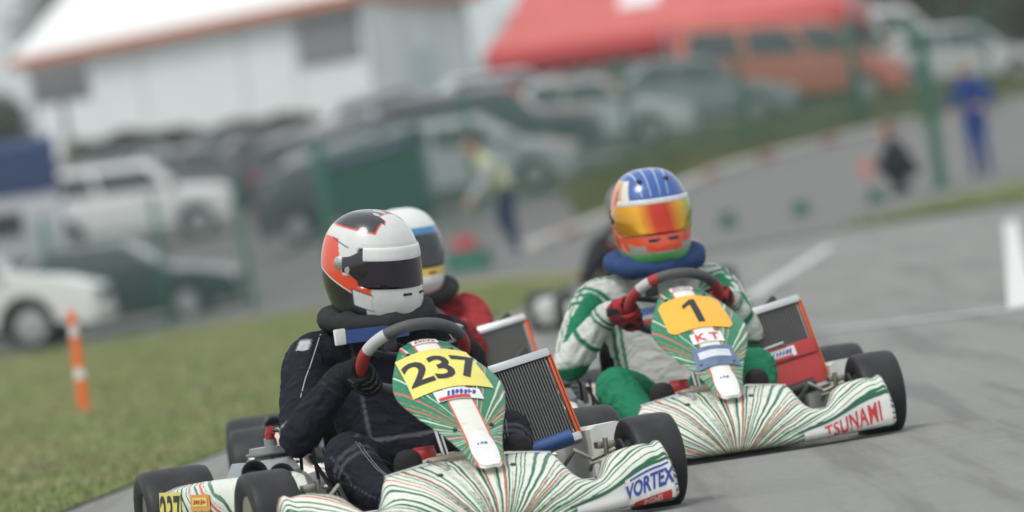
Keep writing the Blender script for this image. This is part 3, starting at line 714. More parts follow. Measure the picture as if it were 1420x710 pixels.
        if sub:
            patch('name_sticker', INKW, nose, lambda s, t: nb(s, t, .004), .175, .322, -.1, 1.05, 16, 8)
            text_obj('name_lettering', tx, .05, lambda s, t: nb(.248 + s + t * .2, .58 + t * 12.5, .0055), tm, nose, bold=.0015, cuts=1, sx=.80)
            patch('name_underline', INKR, nose, lambda s, t: nb(s, t, .0052), .195, .312, .04, .22, 12, 2)
            text_obj('underline_lettering', 'ENGINES', .016, lambda s, t: nb(.253 + s, .13 + t * 11, .0065), INKW, nose, cuts=0, sx=.9)
            patch('name_overline', tm, nose, lambda s, t: nb(s, t, .0052), .19, .316, .90, .97, 12, 2)
        else:
            text_obj('name_lettering', tx, .062, lambda s, t: nb(.190 + s, .5 + t * 13.5, .0045), tm, nose, bold=.0012, cuts=1, sx=.72, spacing=1.1)
    if st.get('podtext'):
        pd = [c_ for c_ in root.children if c_.name.startswith('side_pod')][0]
        patch('number_plate', YEL, pd, lambda s, t: pod_pt(s, t), -.01, .175, -.075, .055, 10, 8)
        text_obj('race_number', st['podtext'][0], .15, lambda s, t: pod_pt(.083 + s, t - .008, .0045), INK, pd, bold=.002, cuts=1, sx=.78)
        patch('name_sticker', INKW, pd, lambda s, t: pod_pt(s, t), .20, .43, -.045, -.004, 10, 4)
        text_obj('name_lettering', st['podtext'][1], .036, lambda s, t: pod_pt(.33 + s, -.025 + t, .0045), INKB, pd, bold=.0008, cuts=0, sx=.9)
        patch('flag_sticker', INKB, pd, lambda s, t: pod_pt(s, t, .0042), .20, .235, -.024, -.004, 3, 2); patch('flag_sticker', YEL, pd, lambda s, t: pod_pt(s, t, .0042), .20, .235, -.045, -.0245, 3, 2)
        patch('logo_sticker', PODORANGE, pd, lambda s, t: pod_pt(s, t), .26, .42, .002, .046, 8, 4)
        patch('logo_sticker', YEL, pd, lambda s, t: pod_pt(s, t, .0045), .28, .40, .014, .038, 8, 3); scribble('logo_mark', INKR, pd, lambda s, t: pod_pt(.34 + s, .026 + t, .006), .10, .016, 5)
    return root

# where each kart stands: front axle centre from its front wheels in the photograph
def kart_spot(px, py, D):
    p = at(px, py, D); return Vector((p.x, p.y, 0))
GR1 = [(28, 126, GREYGRIP, .0165), (126, 157, mat('pale_grip', (.5, .5, .5), .55), .0172), (157, 216, REDGRIP, .0172), (218, 322, GREYGRIP, .016), (322, 388, REDGRIP, .0172)]
GR2 = [(30, 112, GREYGRIP, .0165), (112, 124, REDGRIP, .0172), (124, 142, MATS['pale_grip'], .0172), (142, 215, REDGRIP, .0172), (215, 325, GREYGRIP, .016), (325, 390, REDGRIP, .0172)]
KARTS = []
KP = [(kart_spot(640, 680, 18.25), R(13)), (kart_spot(984, 578, 21.1), R(8)), (kart_spot(572, 612, 22.4), R(-2.5)), (kart_spot(897, 420, 44), R(4))]
k237 = make_kart(KP[0][0], KP[0][1], dict(label='white and green sunburst racing kart numbered 237 with bare radiator', nose=M_NOSE, panel=M_PANEL, pod=M_POD, podleft=WHITEP, grips=GR1, steer=3, rad_z=.185, rad_h=.265,
    plate=(YEL, .106, .088, 0, .7, '237', .142, .0030, .96), nosetext=('VORTEX', INKB, True), podtext=('237', 'J.CHUPININ')))
k1 = make_kart(KP[1][0], KP[1][1], dict(label='white and green sunburst racing kart numbered 1 with red radiator shield', nose=M_NOSE, panel=M_PANEL, pod=M_POD, podleft=WHITEP, grips=GR2, steer=4, shield=True, rad_w=.262,
    plate=(YELO, .100, .085, 1, .5, '1', .16, .003, 1.0), nosetext=('TSUNAMI', INKR, False)))
k3 = make_kart(KP[2][0], KP[2][1], dict(label='orange and white racing kart close behind kart 237', nose=M_NOSE_O, panel=mat('panel_white', (.66, .66, .63), .4), pod=M_POD_O, grips=GR1, steer=3, rad_z=.18, rad_h=.31, rad_yaw=2))
k4 = make_kart(KP[3][0], KP[3][1], dict(label='distant racing kart mostly hidden behind kart number 1', nose=mat('nose_white', (.6, .6, .58), .4), panel=MATS['panel_white'], pod=MATS['nose_white'], grips=GR1, steer=2))
# ================================================================== people
def limb_tube(mb, pts, rad, n=14, squash=None, ref=Vector((0, 1, 0))):
    """closed tapered limb through joints; rad floats or (side, depth) pairs; rounded ends"""
    pts = [Vector(p) for p in pts]; k = len(pts); d = [0]
    for i in range(1, k): d.append(d[-1] + (pts[i] - pts[i - 1]).length)
    rr = np.array([(r, r) if isinstance(r, (int, float)) else r for r in rad], float)
    m_ = max(8, int(d[-1] / .02)); s = np.linspace(0, d[-1], m_)
    C = catmull(d, np.array([tuple(p) for p in pts]), s); Q = np.column_stack([np.interp(s, d, rr[:, 0]), np.interp(s, d, rr[:, 1])])
    rings = []
    for i in range(m_):
        t = Vector(C[min(i + 1, m_ - 1)] - C[max(i - 1, 0)]).normalized()
        a = (ref - t * ref.dot(t)); a = a.normalized() if a.length > .05 else t.orthogonal().normalized(); b_ = t.cross(a)
        rings.append((Vector(C[i]), a, b_, Q[i], t))
    vs = []
    def ring(c, a, b_, q, f): return [c + a * (math.cos(2 * math.pi * j / n) * q[0] * f) + b_ * (math.sin(2 * math.pi * j / n) * q[1] * f) for j in range(n)]
    c, a, b_, q, t = rings[0]
    L = []
    for f, o in ((.35, .93), (.75, .66)): L.append(ring(c - t * (min(q) * o), a, b_, q, f))
    for (c, a, b_, q, t) in rings: L.append(ring(c, a, b_, q, 1))
    for f, o in ((.75, .66), (.35, .93)): L.append(ring(c + t * (min(q) * o), a, b_, q, f))
    fs = []
    for i in range(len(L) - 1):
        for j in range(n): fs.append((i * n + j, i * n + (j + 1) % n, (i + 1) * n + (j + 1) % n, (i + 1) * n + j))
    fs.append(tuple(range(n))[::-1]); fs.append(tuple((len(L) - 1) * n + j for j in range(n)))
    mb.add([p for r_ in L for p in r_], fs)
def seg_info(P, pts, rad):
    """distance / radius, position along and angle about a limb for points P"""
    best = np.full(len(P), 1e9); T = np.zeros(len(P)); AN = np.zeros(len(P))
    pts = np.array([tuple(p) for p in pts], float); r_ = np.array([r if isinstance(r, (int, float)) else (r[0] + r[1]) / 2 for r in rad])
    L = np.linalg.norm(np.diff(pts, axis=0), axis=1); tot = L.sum(); acc = 0
    for i in range(len(pts) - 1):
        a, b_ = pts[i], pts[i + 1]; ab = b_ - a; t = np.clip(((P - a) @ ab) / (ab @ ab), 0, 1); q = a + t[:, None] * ab
        off = P - q; d = np.linalg.norm(off, axis=1) / (r_[i] + (r_[i + 1] - r_[i]) * t)
        ax = ab / np.linalg.norm(ab); ref = np.array([1., 0, 0]); ref = ref - ax * (ref @ ax)
        if np.linalg.norm(ref) < .2: ref = np.array([0., 0, 1]) - ax * ax[2]
        ref /= np.linalg.norm(ref); sd = np.cross(ax, ref)
        m_ = d < best; best[m_] = d[m_]; T[m_] = ((acc + t * L[i]) / tot)[m_]; AN[m_] = np.arctan2(off @ sd, off @ ref)[m_]; acc += L[i]
    return best, T, AN
def make_body(name, parent, limbs, paintfn, material, voxel=.0065, smooth_it=5, wrinkle=.004, base=Vector((0, 0, 0)), extra=None, nowr=('hand', 'finger', 'head', 'foot')):
    """one continuous figure: all limbs fused into a single skin, then creased like cloth and painted"""
    mb = MB()
    for (nm, pts, rad) in limbs: limb_tube(mb, pts, rad)
    if extra: extra(mb)
    me = bpy.data.meshes.new(name); me.from_pydata([tuple(p) for p in mb.v], [], mb.f)
    bm = bmesh.new(); bm.from_mesh(me); bmesh.ops.recalc_face_normals(bm, faces=bm.faces[:]); bm.to_mesh(me); bm.free()
    o = bpy.data.objects.new(name, me); COL.objects.link(o)
    md = o.modifiers.new('skin', 'REMESH'); md.mode = 'VOXEL'; md.voxel_size = voxel
    ms = o.modifiers.new('smooth', 'SMOOTH'); ms.factor = .5; ms.iterations = smooth_it
    dg = bpy.context.evaluated_depsgraph_get(); me2 = bpy.data.meshes.new_from_object(o.evaluated_get(dg)); o.modifiers.clear(); o.data = me2; bpy.data.meshes.remove(me)
    n = len(me2.vertices); P = np.zeros(n * 3); me2.vertices.foreach_get('co', P); P = P.reshape(-1, 3); Nn = np.zeros(n * 3); me2.vertex_normals.foreach_get('vector', Nn); Nn = Nn.reshape(-1, 3)
    best = np.full(n, 1e9); which = np.zeros(n, int); T = np.zeros(n); A = np.zeros(n)
    for k, (nm, pts, rad) in enumerate(limbs):
        d, t, a = seg_info(P, pts, rad); m_ = d < best; best[m_] = d[m_]; which[m_] = k; T[m_] = t[m_]; A[m_] = a[m_]
    names = np.array([l[0] for l in limbs])[which]
    col = np.zeros((n, 3))
    for nm in set(names): m_ = names == nm; col[m_] = paintfn(nm, T[m_], A[m_], P[m_])
    if wrinkle:
        soft = ~np.isin(names, nowr)
        for i in np.nonzero(soft)[0]:
            p = Vector(P[i]); a = noise.noise(p * 11); q = Vector((p.x * 15 + a * 2.2, p.y * 13, p.z * 25 + a * 3)); r_ = 1 - abs(noise.noise(q)) * 2.6
            P[i] += Nn[i] * wrinkle * (r_ * .9 + noise.noise(p * 40) * .15 - .2)
    me2.vertices.foreach_set('co', (P - np.array(base)).ravel()); me2.polygons.foreach_set('use_smooth', [True] * len(me2.polygons)); me2.update()
    setpaint(o, col); me2.materials.clear(); me2.materials.append(material); me2.name = name; o.parent = parent
    return o

# ------------------------------------------------------------------ helmet
HZ = np.array([.135, .131, .116, .092, .062, .030, 0, -.03, -.06, -.09, -.115, -.132, -.139, -.130])
HXF = np.array([.004, .040, .080, .110, .129, .139, .144, .149, .157, .162, .158, .146, .131, .112])
HXB = np.array([.004, .052, .092, .123, .142, .151, .153, .150, .141, .126, .110, .097, .088, .075])
HW = np.array([.004, .044, .077, .100, .115, .122, .125, .125, .122, .116, .109, .101, .092, .078])
HS = np.arange(len(HZ), dtype=float)
def helm_s(z):  # ring parameter for a height on the outside
    return float(np.interp(-z, -HZ[:13], HS[:13]))
def helm_ring(s, phi):
    q = catmull(HS, np.column_stack([HZ, HXF, HXB, HW]), s)[0]; c, sn = np.cos(phi), np.sin(phi)
    ex = 2 / 2.25; x = np.where(c >= 0, q[1], q[2]) * np.sign(c) * np.abs(c) ** ex; y = q[3] * np.sign(sn) * np.abs(sn) ** ex
    return np.column_stack([x - .004, y, np.full_like(x, q[0])])
def helm_pt(phi, z, off=0.0):
    p = helm_ring(helm_s(z), np.array([phi]))[0]; n = Vector((p[0] * .8, p[1] * 1.15, p[2] * .5)).normalized(); return Vector(p) + n * off
def make_helmet(parent, loc, yaw, pitch, roll, st):
    h = bpy.data.objects.new('helmet', None); COL.objects.link(h); h.parent = parent; h.location = loc; h.empty_display_size = .05
    h.scale = (.93, 1.0, 1.09)
    h.rotation_euler = (Matrix.Rotation(yaw, 3, 'Z') @ Matrix.Rotation(pitch, 3, 'Y') @ Matrix.Rotation(roll, 3, 'X')).to_euler()
    ns, nphi = 150, 220; phis = np.linspace(-math.pi, math.pi, nphi, endpoint=False)
    P = np.array([helm_ring(s, phis) for s in np.linspace(0, HS[-1], ns)])
    PH = np.broadcast_to(phis[None, :], P.shape[:2]); Z = P[..., 2]
    port = smooth(R(80), R(74), np.abs(PH)) * smooth(-.052, -.046, Z) * smooth(.052, .046, Z); rad = np.linalg.norm(P[..., :2], axis=-1, keepdims=True)
    P[..., :2] *= (1 - .006 / rad * port[..., None])
    col = st['paint'](P.reshape(-1, 3), PH.reshape(-1)); col[port.reshape(-1) > .5] = (.02, .02, .02)
    b = MB(); b.grid(P, closeu=True); o = b.build('shell', attr_mat('helmet_lacquer', .28, coat=.8), h, smooth_angle=0); o.data.polygons.foreach_set('use_smooth', [True] * len(o.data.polygons)); setpaint(o, col)
    def band(nm, z0, z1, pm, off, m_, paint=None, par=h, taper=True):
        P = []; nu, nv = 90, 16
        for j in range(nv + 1):
            row = []
            for i in range(nu + 1):
                ph = pm * (2 * i / nu - 1); k = smooth(R(62), pm, abs(ph)) if taper else 0
                a0 = z0 + (-.012 - z0) * k; a1 = z1 + (.026 - z1) * k; z = a0 + (a1 - a0) * j / nv
                row.append(helm_pt(ph, z, off * (1 - .45 * abs(2 * j / nv - 1) ** 4)))
            P.append(row)
        b = MB(); b.grid(P); o = b.build(nm, m_, par, recalc=False, smooth_angle=80); md = o.modifiers.new('t', 'SOLIDIFY'); md.thickness = .003; md.offset = -1
        return o
    v = band('visor', -.052, .052, R(94), .0045, st['visor'])
    if st.get('strip'):
        band('visor_strip', st.get('strip_z', .020), .0525, R(70), .0056, st['strip'], taper=False)
    for s in (-1, 1):
        b = MB(); c = helm_pt(s * R(99), .010, -.002); n = Vector((c.x * .2, c.y, 0)).normalized(); b.tube([c - n * .006, c + n * .005, c + n * .0075], [.017, .017, .013], 20); c2 = helm_pt(s * R(88), -.006, .003); b.tube([c2 - n * .006, c2 + n * .005], [.010, .009], 14)
        b.build('visor_pivot', st.get('pivot', MATS['aluminium']), h)
        b = MB(); b.box(helm_pt(s * R(14), -.068, .001), (.004, .030, .006), Matrix.Rotation(s * R(16), 3, 'Z'), .001); b.build('chin_vent', BLACKP, h)
        if st.get('topvent'):
            b = MB(); b.ell(helm_pt(s * R(28), .105, .0), (.018, .009, .006), 12); b.build('top_vent', BLACKP, h)
    if st.get('spoiler'):
        pass
    return h
def fillmix(col, c, mask): col[:] = col * (1 - mask[:, None]) + np.array(c)[None, :] * mask[:, None]
def S(d, w=.0012): return smooth(-w, w, d)
def paint237(P, ph):
    x, y, z = P[:, 0], P[:, 1], P[:, 2]; n = len(P); c = np.tile(np.array([.72, .73, .72]), (n, 1)); az = np.abs(ph)
    OR, BK = (.80, .075, .025), (.012, .012, .016)
    back = az - R(95)                                # behind the pivots
    # fluorescent orange wedge that sweeps from the back under the visor
    up = .070 - .00 * x + np.clip(-x - .02, 0, 1) * .05; lo = -.045 - .42 * (x + .03)
    wedge = S(up - z) * S(z - lo) * S(R(92) - 0 * z + (z - .02) * 0 - 0 + 0 * x - (R(180) - az) * 0 + 0) if False else S(np.minimum(up - z, z - lo)) * S(np.where(z > -.02, -.018 - x - (z + .02) * .30, .075 - x) + 0)
    fillmix(c, OR, wedge)
    low = S(lo - .004 - z) * S(.055 - x); fillmix(c, BK, low)
    fillmix(c, OR, S(.0035 - np.abs(z + .128)) * S(x - .02))
    # pale plate with dark rim low on the side
    d = np.maximum(np.abs(x - .045) - .030, np.abs(z + .083 + .25 * (x - .045)) - .020); fillmix(c, (.02, .02, .07), S(.002 - np.abs(d))); fillmix(c, (.72, .74, .72), S(-d - .0005))
    # dark crown with red outline, a notch at the front
    fr = .068 - np.where(np.abs(y) < .035, .022, 0) - np.where((np.abs(y) > .035) & (np.abs(y) < .05), (np.abs(y) - .035) * -.6, 0)
    dc = np.minimum(z - (.088 + .10 * np.abs(y) - .22 * np.clip(x, -1, .1) * .5), np.minimum(fr - x, x + .105)); crown = S(dc + .0045); fillmix(c, (.75, .05, .03), crown); fillmix(c, (.02, .02, .025), S(dc))
    for (cx, cy, rx, ry) in ((.02, .0, .03, .008), (-.03, .03, .02, .014), (.035, -.03, .012, .007), (-.05, -.02, .022, .006)):
        e = ((x - cx) / rx) ** 2 + ((y - cy) / ry) ** 2; fillmix(c, (.55, .56, .58), S(1 - e, .15) * S(dc))
    # thin dark sweep over the side
    dl = np.abs(z - (.072 - .55 * (x + .07) ** 1.0 * .6)) ; fillmix(c, (.03, .03, .10), S(.0016 - dl) * S(x + .07) * S(-.0 - x) * S(az - R(60)))
    fillmix(c, (.45, .46, .46), S(.0008 - np.abs(z - .058)) * S(x - .04))
    return c
def paint1(P, ph):
    x, y, z = P[:, 0], P[:, 1], P[:, 2]; n = len(P); az = np.abs(ph); c = np.tile(np.array([.022, .095, .38]), (n, 1)); OR = (.78, .07, .02)
    # pale streaks running back over the blue crown
    for k, yy in enumerate((-.052, -.022, .012, .042)):
        d = np.abs(y - yy * (1.15 - x * 2.0)) - (.0030 - .03 * np.abs(x - .03) * .5); fillmix(c, (.38, .50, .62), S(-d) * S(z - .06))
    lim = np.where(ph < 0, R(44), R(72)) + (z - .05) * 2.5; side = S(az - lim, .02) * S(.108 - z, .002); fillmix(c, (.72, .72, .66), side * S(z - .02))
    skin = S(az - lim - R(17), .02) * S(.105 - z); fillmix(c, (.72, .30, .12), skin * S(z - .03))
    d = np.abs(az - R(76) - (z - .06) * 2) - .05; fillmix(c, (.03, .03, .04), S(-d, .01) * S(.082 - z) * S(z - .045))
    fillmix(c, (.10, .11, .13), S(x * -1 - .05) * S(z - .05))
    fillmix(c, (.16, .14, .10), S(.052 - z)); 
    lowo = S(np.minimum(z + .105, .03 - z) , .002) ; fillmix(c, OR, S(-.050 - z + .16 * smooth(R(30), R(110), az), .002) * S(z + .088 + .0 * az - .10 * smooth(R(40), R(110), az)))
    fillmix(c, (.33, .34, .31), S(-.082 - z + .06 * smooth(R(40), R(110), az) + .0, .003))
    fillmix(c, OR, S(np.minimum(np.minimum(az - R(58), .036 - z), z + .098 - .05 * smooth(R(70), R(150), az)), .003))
    dch = np.maximum(np.abs(y) - .060, np.abs(z + .082) - .020); fillmix(c, OR, S(-dch, .003))
    fillmix(c, (.03, .03, .03), S(.0035 - np.abs(z + .066)) * S(.05 - np.abs(y)) * S(np.abs(y) - .010))
    fillmix(c, (.10, .42, .12), S(-.108 - z + .02 * smooth(R(60), R(120), az), .002))
    m_ = S(.0018 - np.abs(z + .102 + .006 * np.sin(az * 26))) * S(np.abs(y) - .035); fillmix(c, (.12, .30, .12), m_)
    return c
def paint3(P, ph):
    x, y, z = P[:, 0], P[:, 1], P[:, 2]; n = len(P); c = np.tile(np.array([.76, .77, .76]), (n, 1)); az = np.abs(ph)
    fillmix(c, (.03, .22, .48), S(np.minimum(z - .048, .074 - z)) * S(R(150) - az)); fillmix(c, (.75, .50, .03), S(np.minimum(z + .078, -.050 - z)))
    fillmix(c, (.62, .55, .52), S(-.10 - z)); return c
def paint4(P, ph):
    c = np.tile(np.array([.30, .30, .31]), (len(P), 1)); fillmix(c, (.06, .06, .07), S(-.07 - P[:, 2])); return c
def visor_mat(name, col, rough=.06, metal=0.0, ramp=None):
    m, nt, b = nodes_of(name)
    if ramp:
        tc = coords(nt); sp = nt.nodes.new('ShaderNodeSeparateXYZ'); nt.links.new(tc, sp.inputs[0])
        f = math_n(nt, 'ADD', math_n(nt, 'MULTIPLY', sp.outputs[1], 4.0), .5); f = math_n(nt, 'ADD', f, math_n(nt, 'MULTIPLY', sp.outputs[2], .6))
        cr = nt.nodes.new('ShaderNodeValToRGB'); nt.links.new(f, cr.inputs[0])
        while len(cr.color_ramp.elements) < len(ramp): cr.color_ramp.elements.new(.5)
        for e, (p, c_) in zip(cr.color_ramp.elements, ramp): e.position = p; e.color = rgb(c_)
        nt.links.new(cr.outputs[0], b.inputs['Base Color'])
    else: b.inputs['Base Color'].default_value = rgb(col)
    b.inputs['Roughness'].default_value = rough; b.inputs['Metallic'].default_value = metal
    b.inputs['Coat Weight'].default_value = .5; b.inputs['Coat Roughness'].default_value = .03; MATS[name] = m; return m
V_DARK = visor_mat('dark_visor', (.014, .010, .018)); V_MIRROR = visor_mat('mirror_visor', None, .12, .85, [(0.0, (.75, .32, .02)), (.22, (.85, .42, .03)), (.40, (.62, .05, .02)), (.60, (.60, .04, .02)), (.80, (.72, .40, .03)), (.95, (.25, .36, .06))])
V_SMOKE = visor_mat('smoke_visor', (.02, .02, .024), .12)

# ------------------------------------------------------------------ driver in a kart
def ring_frame():
    c = Vector((-.38, 0, .495)); tau = R(38); e2 = Vector((math.cos(tau), 0, math.sin(tau))); return c, Vector((0, 1, 0)), e2, .145
def hand_limbs(side, alpha):
    """glove closed round the wheel rim at angle alpha: palm behind, four fingers over the front, thumb along the rim"""
    c, e1, e2, RR = ring_frame(); rad = e1 * math.cos(alpha) + e2 * math.sin(alpha); tan = (-e1 * math.sin(alpha) + e2 * math.cos(alpha)) * (1 if side < 0 else -1)
    nf = e2.cross(e1).normalized()
    if nf.x < 0: nf = -nf                              # away from the driver
    p = c + rad * RR; L = []
    def w(off, psi, r_): return p + tan * off + (rad * math.cos(psi) + nf * math.sin(psi)) * r_
    L.append(('hand', [w(-.036, R(-35), .036), w(0, R(-30), .040), w(.034, R(-35), .036)], [(.024, .034)] * 3))
    for k, (off, ln, r_) in enumerate(((-.036, 205, .0105), (-.012, 220, .0112), (.013, 215, .0112), (.036, 190, .0098))):
        L.append(('finger', [w(off, R(-30 + ln * t / 6), .030 + .0012 * (t in (2, 4))) for t in range(7)], [r_ * (1.06 if t in (2, 4) else .98) for t in range(7)]))
    s = -1
    L.append(('finger', [w(s * .030, R(-70), .040), w(s * .052, R(-110), .032), w(s * .030, R(-150), .028), w(s * .005, R(-175), .027)], [.014, .013, .011, .0095]))
    wrist = w(.0, R(-48), .085) + Vector((-.01, 0, -.02)); L.append(('hand', [w(0, R(-35), .045), wrist], [.030, .031])); return L, wrist
def make_driver(loc, yaw, st):
    base = Vector((-.74, 0, .07)); M = Matrix.Translation(loc) @ Matrix.Rotation(yaw - math.pi / 2, 4, 'Z')
    root = empty('person', M @ base, yaw - math.pi / 2, st['label'], 'person', 'kart drivers')
    head = Vector(st['head']); lean = head.y * .6
    L = []
    L.append(('torso', [(-.72, 0, .155), (-.77, lean * .3, .29), (-.82, lean * .7, .42), (-.83, lean, .51), (-.81, lean, .57)], [(.165, .115), (.155, .115), (.178, .125), (.165, .10), (.10, .075)]))
    L.append(('neck', [(-.81, lean, .57), (head.x - .06, head.y, head.z - .09)], [.07, .062])); L.append(('neck', [(head.x - .03, head.y, head.z - .06), (head.x - .01, head.y, head.z + .02)], [.075, .08]))
    for s in (-1, 1):
        HL, wrist = hand_limbs(s, R(st['hands'][0 if s < 0 else 1])); L += HL
        el = Vector(st['elbows'][0 if s < 0 else 1]); sh = Vector((-.82, lean + s * .175, .525))
        L.append(('upper_arm', [(-.82, lean + s * .10, .53), sh, sh.lerp(el, .5) + Vector((.0, s * .015, .012)), el], [.070, .072, .060, .054]))
        L.append(('forearm', [el, el.lerp(wrist, .45), wrist], [.055, .051, .036])); L.append(('cuff', [el.lerp(wrist, .78), el.lerp(wrist, .95)], [.043, .041]))
        kn = Vector((-.34, s * .225, .25)); an = Vector((-.02, s * .15, .105))
        L.append(('thigh', [(-.72, s * .09, .165), (-.52, s * .17, .215), kn], [.095, .085, .068])); L.append(('shin', [kn, kn.lerp(an, .35) + Vector((-.01, 0, -.02)), an], [.068, .062, .043]))
        L.append(('foot', [(-.02, s * .15, .095), (.015, s * .15, .085), (.05, s * .15, .15), (.075, s * .15, .235)], [(.040, .042), (.042, .042), (.044, .038), (.040, .028)]))
    body = make_body('body', root, L, st['suit'], attr_mat('race_suit', .78, cloth=True), base=base, wrinkle=st.get('wrinkle', .0055))
    # sewn piping that follows the cloth
    if st.get('piping'):
        from mathutils.bvhtree import BVHTree
        bvh = BVHTree.FromPolygons([v.co.copy() for v in body.data.vertices], [tuple(p.vertices) for p in body.data.polygons])
        def sew(path, m_, r_=.0016):
            pts = []
            for a_, dr in path:
                hit = bvh.ray_cast(a_ - base, dr.normalized(), .2)
                if hit[0] is not None: pts.append(hit[0] + dr.normalized() * .0008)
            for _ in range(2): pts = [pts[0]] + [(pts[i - 1] + pts[i] * 2 + pts[i + 1]) / 4 for i in range(1, len(pts) - 1)] + [pts[-1]] if len(pts) > 3 else pts
            if len(pts) > 2: b = MB(); b.tube(pts, r_, 6); b.build('piping', m_, root)
        pale, dull = mat('pale_piping', (.42, .43, .46), .6), mat('dull_piping', (.14, .145, .17), .7)
        for s in (-1, 1):
            el = Vector(st['elbows'][0 if s < 0 else 1]); sh = Vector((-.82, lean + s * .175, .525)); ax = (el - sh).normalized()
            def rib(a_, b_, ang, t0, t1, n=26, tw=0.0):
                d_ = (b_ - a_).normalized(); rf = Vector((1, 0, .35)); rf = (rf - d_ * rf.dot(d_)).normalized(); sd_ = d_.cross(rf)
                return [(a_.lerp(b_, t0 + (t1 - t0) * i / n), rf * math.cos(ang + tw * i / n) + sd_ * math.sin(ang + tw * i / n)) for i in range(n + 1)]
            sew(rib(sh, el, s * -.15, -.05, .72, tw=s * -.25), pale); sew(rib(sh, el, s * 1.15, .05, 1.0), dull); sew(rib(sh, el, s * 1.35, .05, 1.0), dull)
            sew([(sh.lerp(el, .74), (ax.cross(Vector((0, s, 0))) * math.cos(t) + ax.cross(ax.cross(Vector((0, s, 0)))) * math.sin(t))) for t in np.linspace(-.9, .9, 14)], pale, .0014)
            hp, kn = Vector((-.60, s * .135, .20)), Vector((-.34, s * .225, .25)); sew(rib(hp, kn, s * .5, .1, 1.0), dull); an = Vector((-.02, s * .15, .105)); sew(rib(kn, an, s * .3, .1, .8), dull); sew(rib(kn, an, s * .5, .1, .8), dull)
    # padded neck brace
    b = MB(); n = 40; P = []
    cz = head.z - .143
    for i in range(n):
        a = 2 * math.pi * i / n; ca, sa = math.cos(a), math.sin(a); dip = -.030 * max(0, ca) + .012 * max(0, -ca); row = []
        for j in range(12):
            t = 2 * math.pi * j / 12; rr_ = .112 + .036 * math.cos(t); lump = .004 * math.sin(a * 7 + 1) + .003 * math.sin(a * 13)
            row.append(Vector((head.x - .035 + ca * (rr_ + lump) * 1.05, head.y + sa * (rr_ + lump) * 1.12, cz + dip + (.034 + lump) * math.sin(t))) - base)
        P.append(row)
    P.append(P[0]); b.grid(P, closeu=True); b.build('neck_brace', st['brace'], root, smooth_angle=80)
    if st.get('inner'):
        b = MB(); b.lathe([(.082, -.05), (.098, .0), (.108, .045), (.103, .045), (.09, 0)], 36, M=Matrix.Translation(Vector((head.x - .03, head.y, cz + .0)) - base) @ Matrix.Rotation(R(90), 4, 'X')); b.build('inner_collar', st['inner'], root, smooth_angle=60)
    if st.get('strap'):
        pts = [Vector((head.x + .085 + .03 * math.cos(t * 1.2), head.y + .145 * t, cz - .055 + .004 * abs(t))) - base for t in np.linspace(-1, .35, 15)]
        b = MB(); P = [[p + Vector((0, 0, .019)), p + Vector((.004, 0, .018)), p + Vector((.006, 0, -.018)), p + Vector((0, 0, -.019))] for p in pts]; b.grid(P, closeu=True); b.f.append((0, 1, 2, 3)); b.build('brace_strap', st['strap'], root)
        q = pts[1]; b = MB(); b.box(q + Vector((.006, -.012, .002)), (.012, .035, .045), Matrix.Rotation(R(20), 3, 'Z'), .004); b.build('strap_patch', INKW, root)
    make_helmet(root, head - base, R(st['face'][0]), R(st['face'][1]), R(st['face'][2]), st['helmet'])
    return root
NAVY, BLACK = np.array((.010, .0115, .021)), np.array((.008, .008, .009))
def lines(c, val, pos, wd, col):
    for p in pos: fillmix(c, col, smooth(wd + .02, wd, np.abs(val - p)))
def suit237(nm, t, a, P):
    c = np.tile(NAVY, (len(t), 1)); pale = (.42, .43, .46)
    if nm in ('hand', 'finger'):
        c[:] = BLACK
        if nm == 'finger': lines(c, a, (1.6,), .16, (.26, .25, .22))
        return c
    if nm == 'foot': c[:] = (.022, .020, .020); return c
    if nm == 'cuff': c[:] = (.012, .012, .015); lines(c, t, (.1,), .03, (.05, .05, .06)); return c
    if nm == 'upper_arm': fillmix(c, (.5, .5, .52), S(.06 - np.abs(t - .28), .02) * S(.25 - np.abs(np.abs(a) - 1.0), .03) * S(P[:, 2] - .55)); lines(c, t, (.97,), .012, (.2, .2, .23))
    if nm in ('thigh',): lines(c, t, (.80, .86), .008, (.07, .075, .10)); lines(c, a, (1.6,), .03, (.10, .1, .13))
    if nm == 'shin': lines(c, a, (.9,), .03, (.10, .10, .13)); lines(c, t, (.12, .2), .01, (.06, .06, .08))
    if nm == 'torso': lines(c, P[:, 1] * 10, (-.9,), .03, (.10, .10, .13)); lines(c, P[:, 2] * 10, (2.75,), .05, (.13, .13, .15))
    return c
GRN, WHT = (.012, .175, .085), np.array((.62, .64, .60))
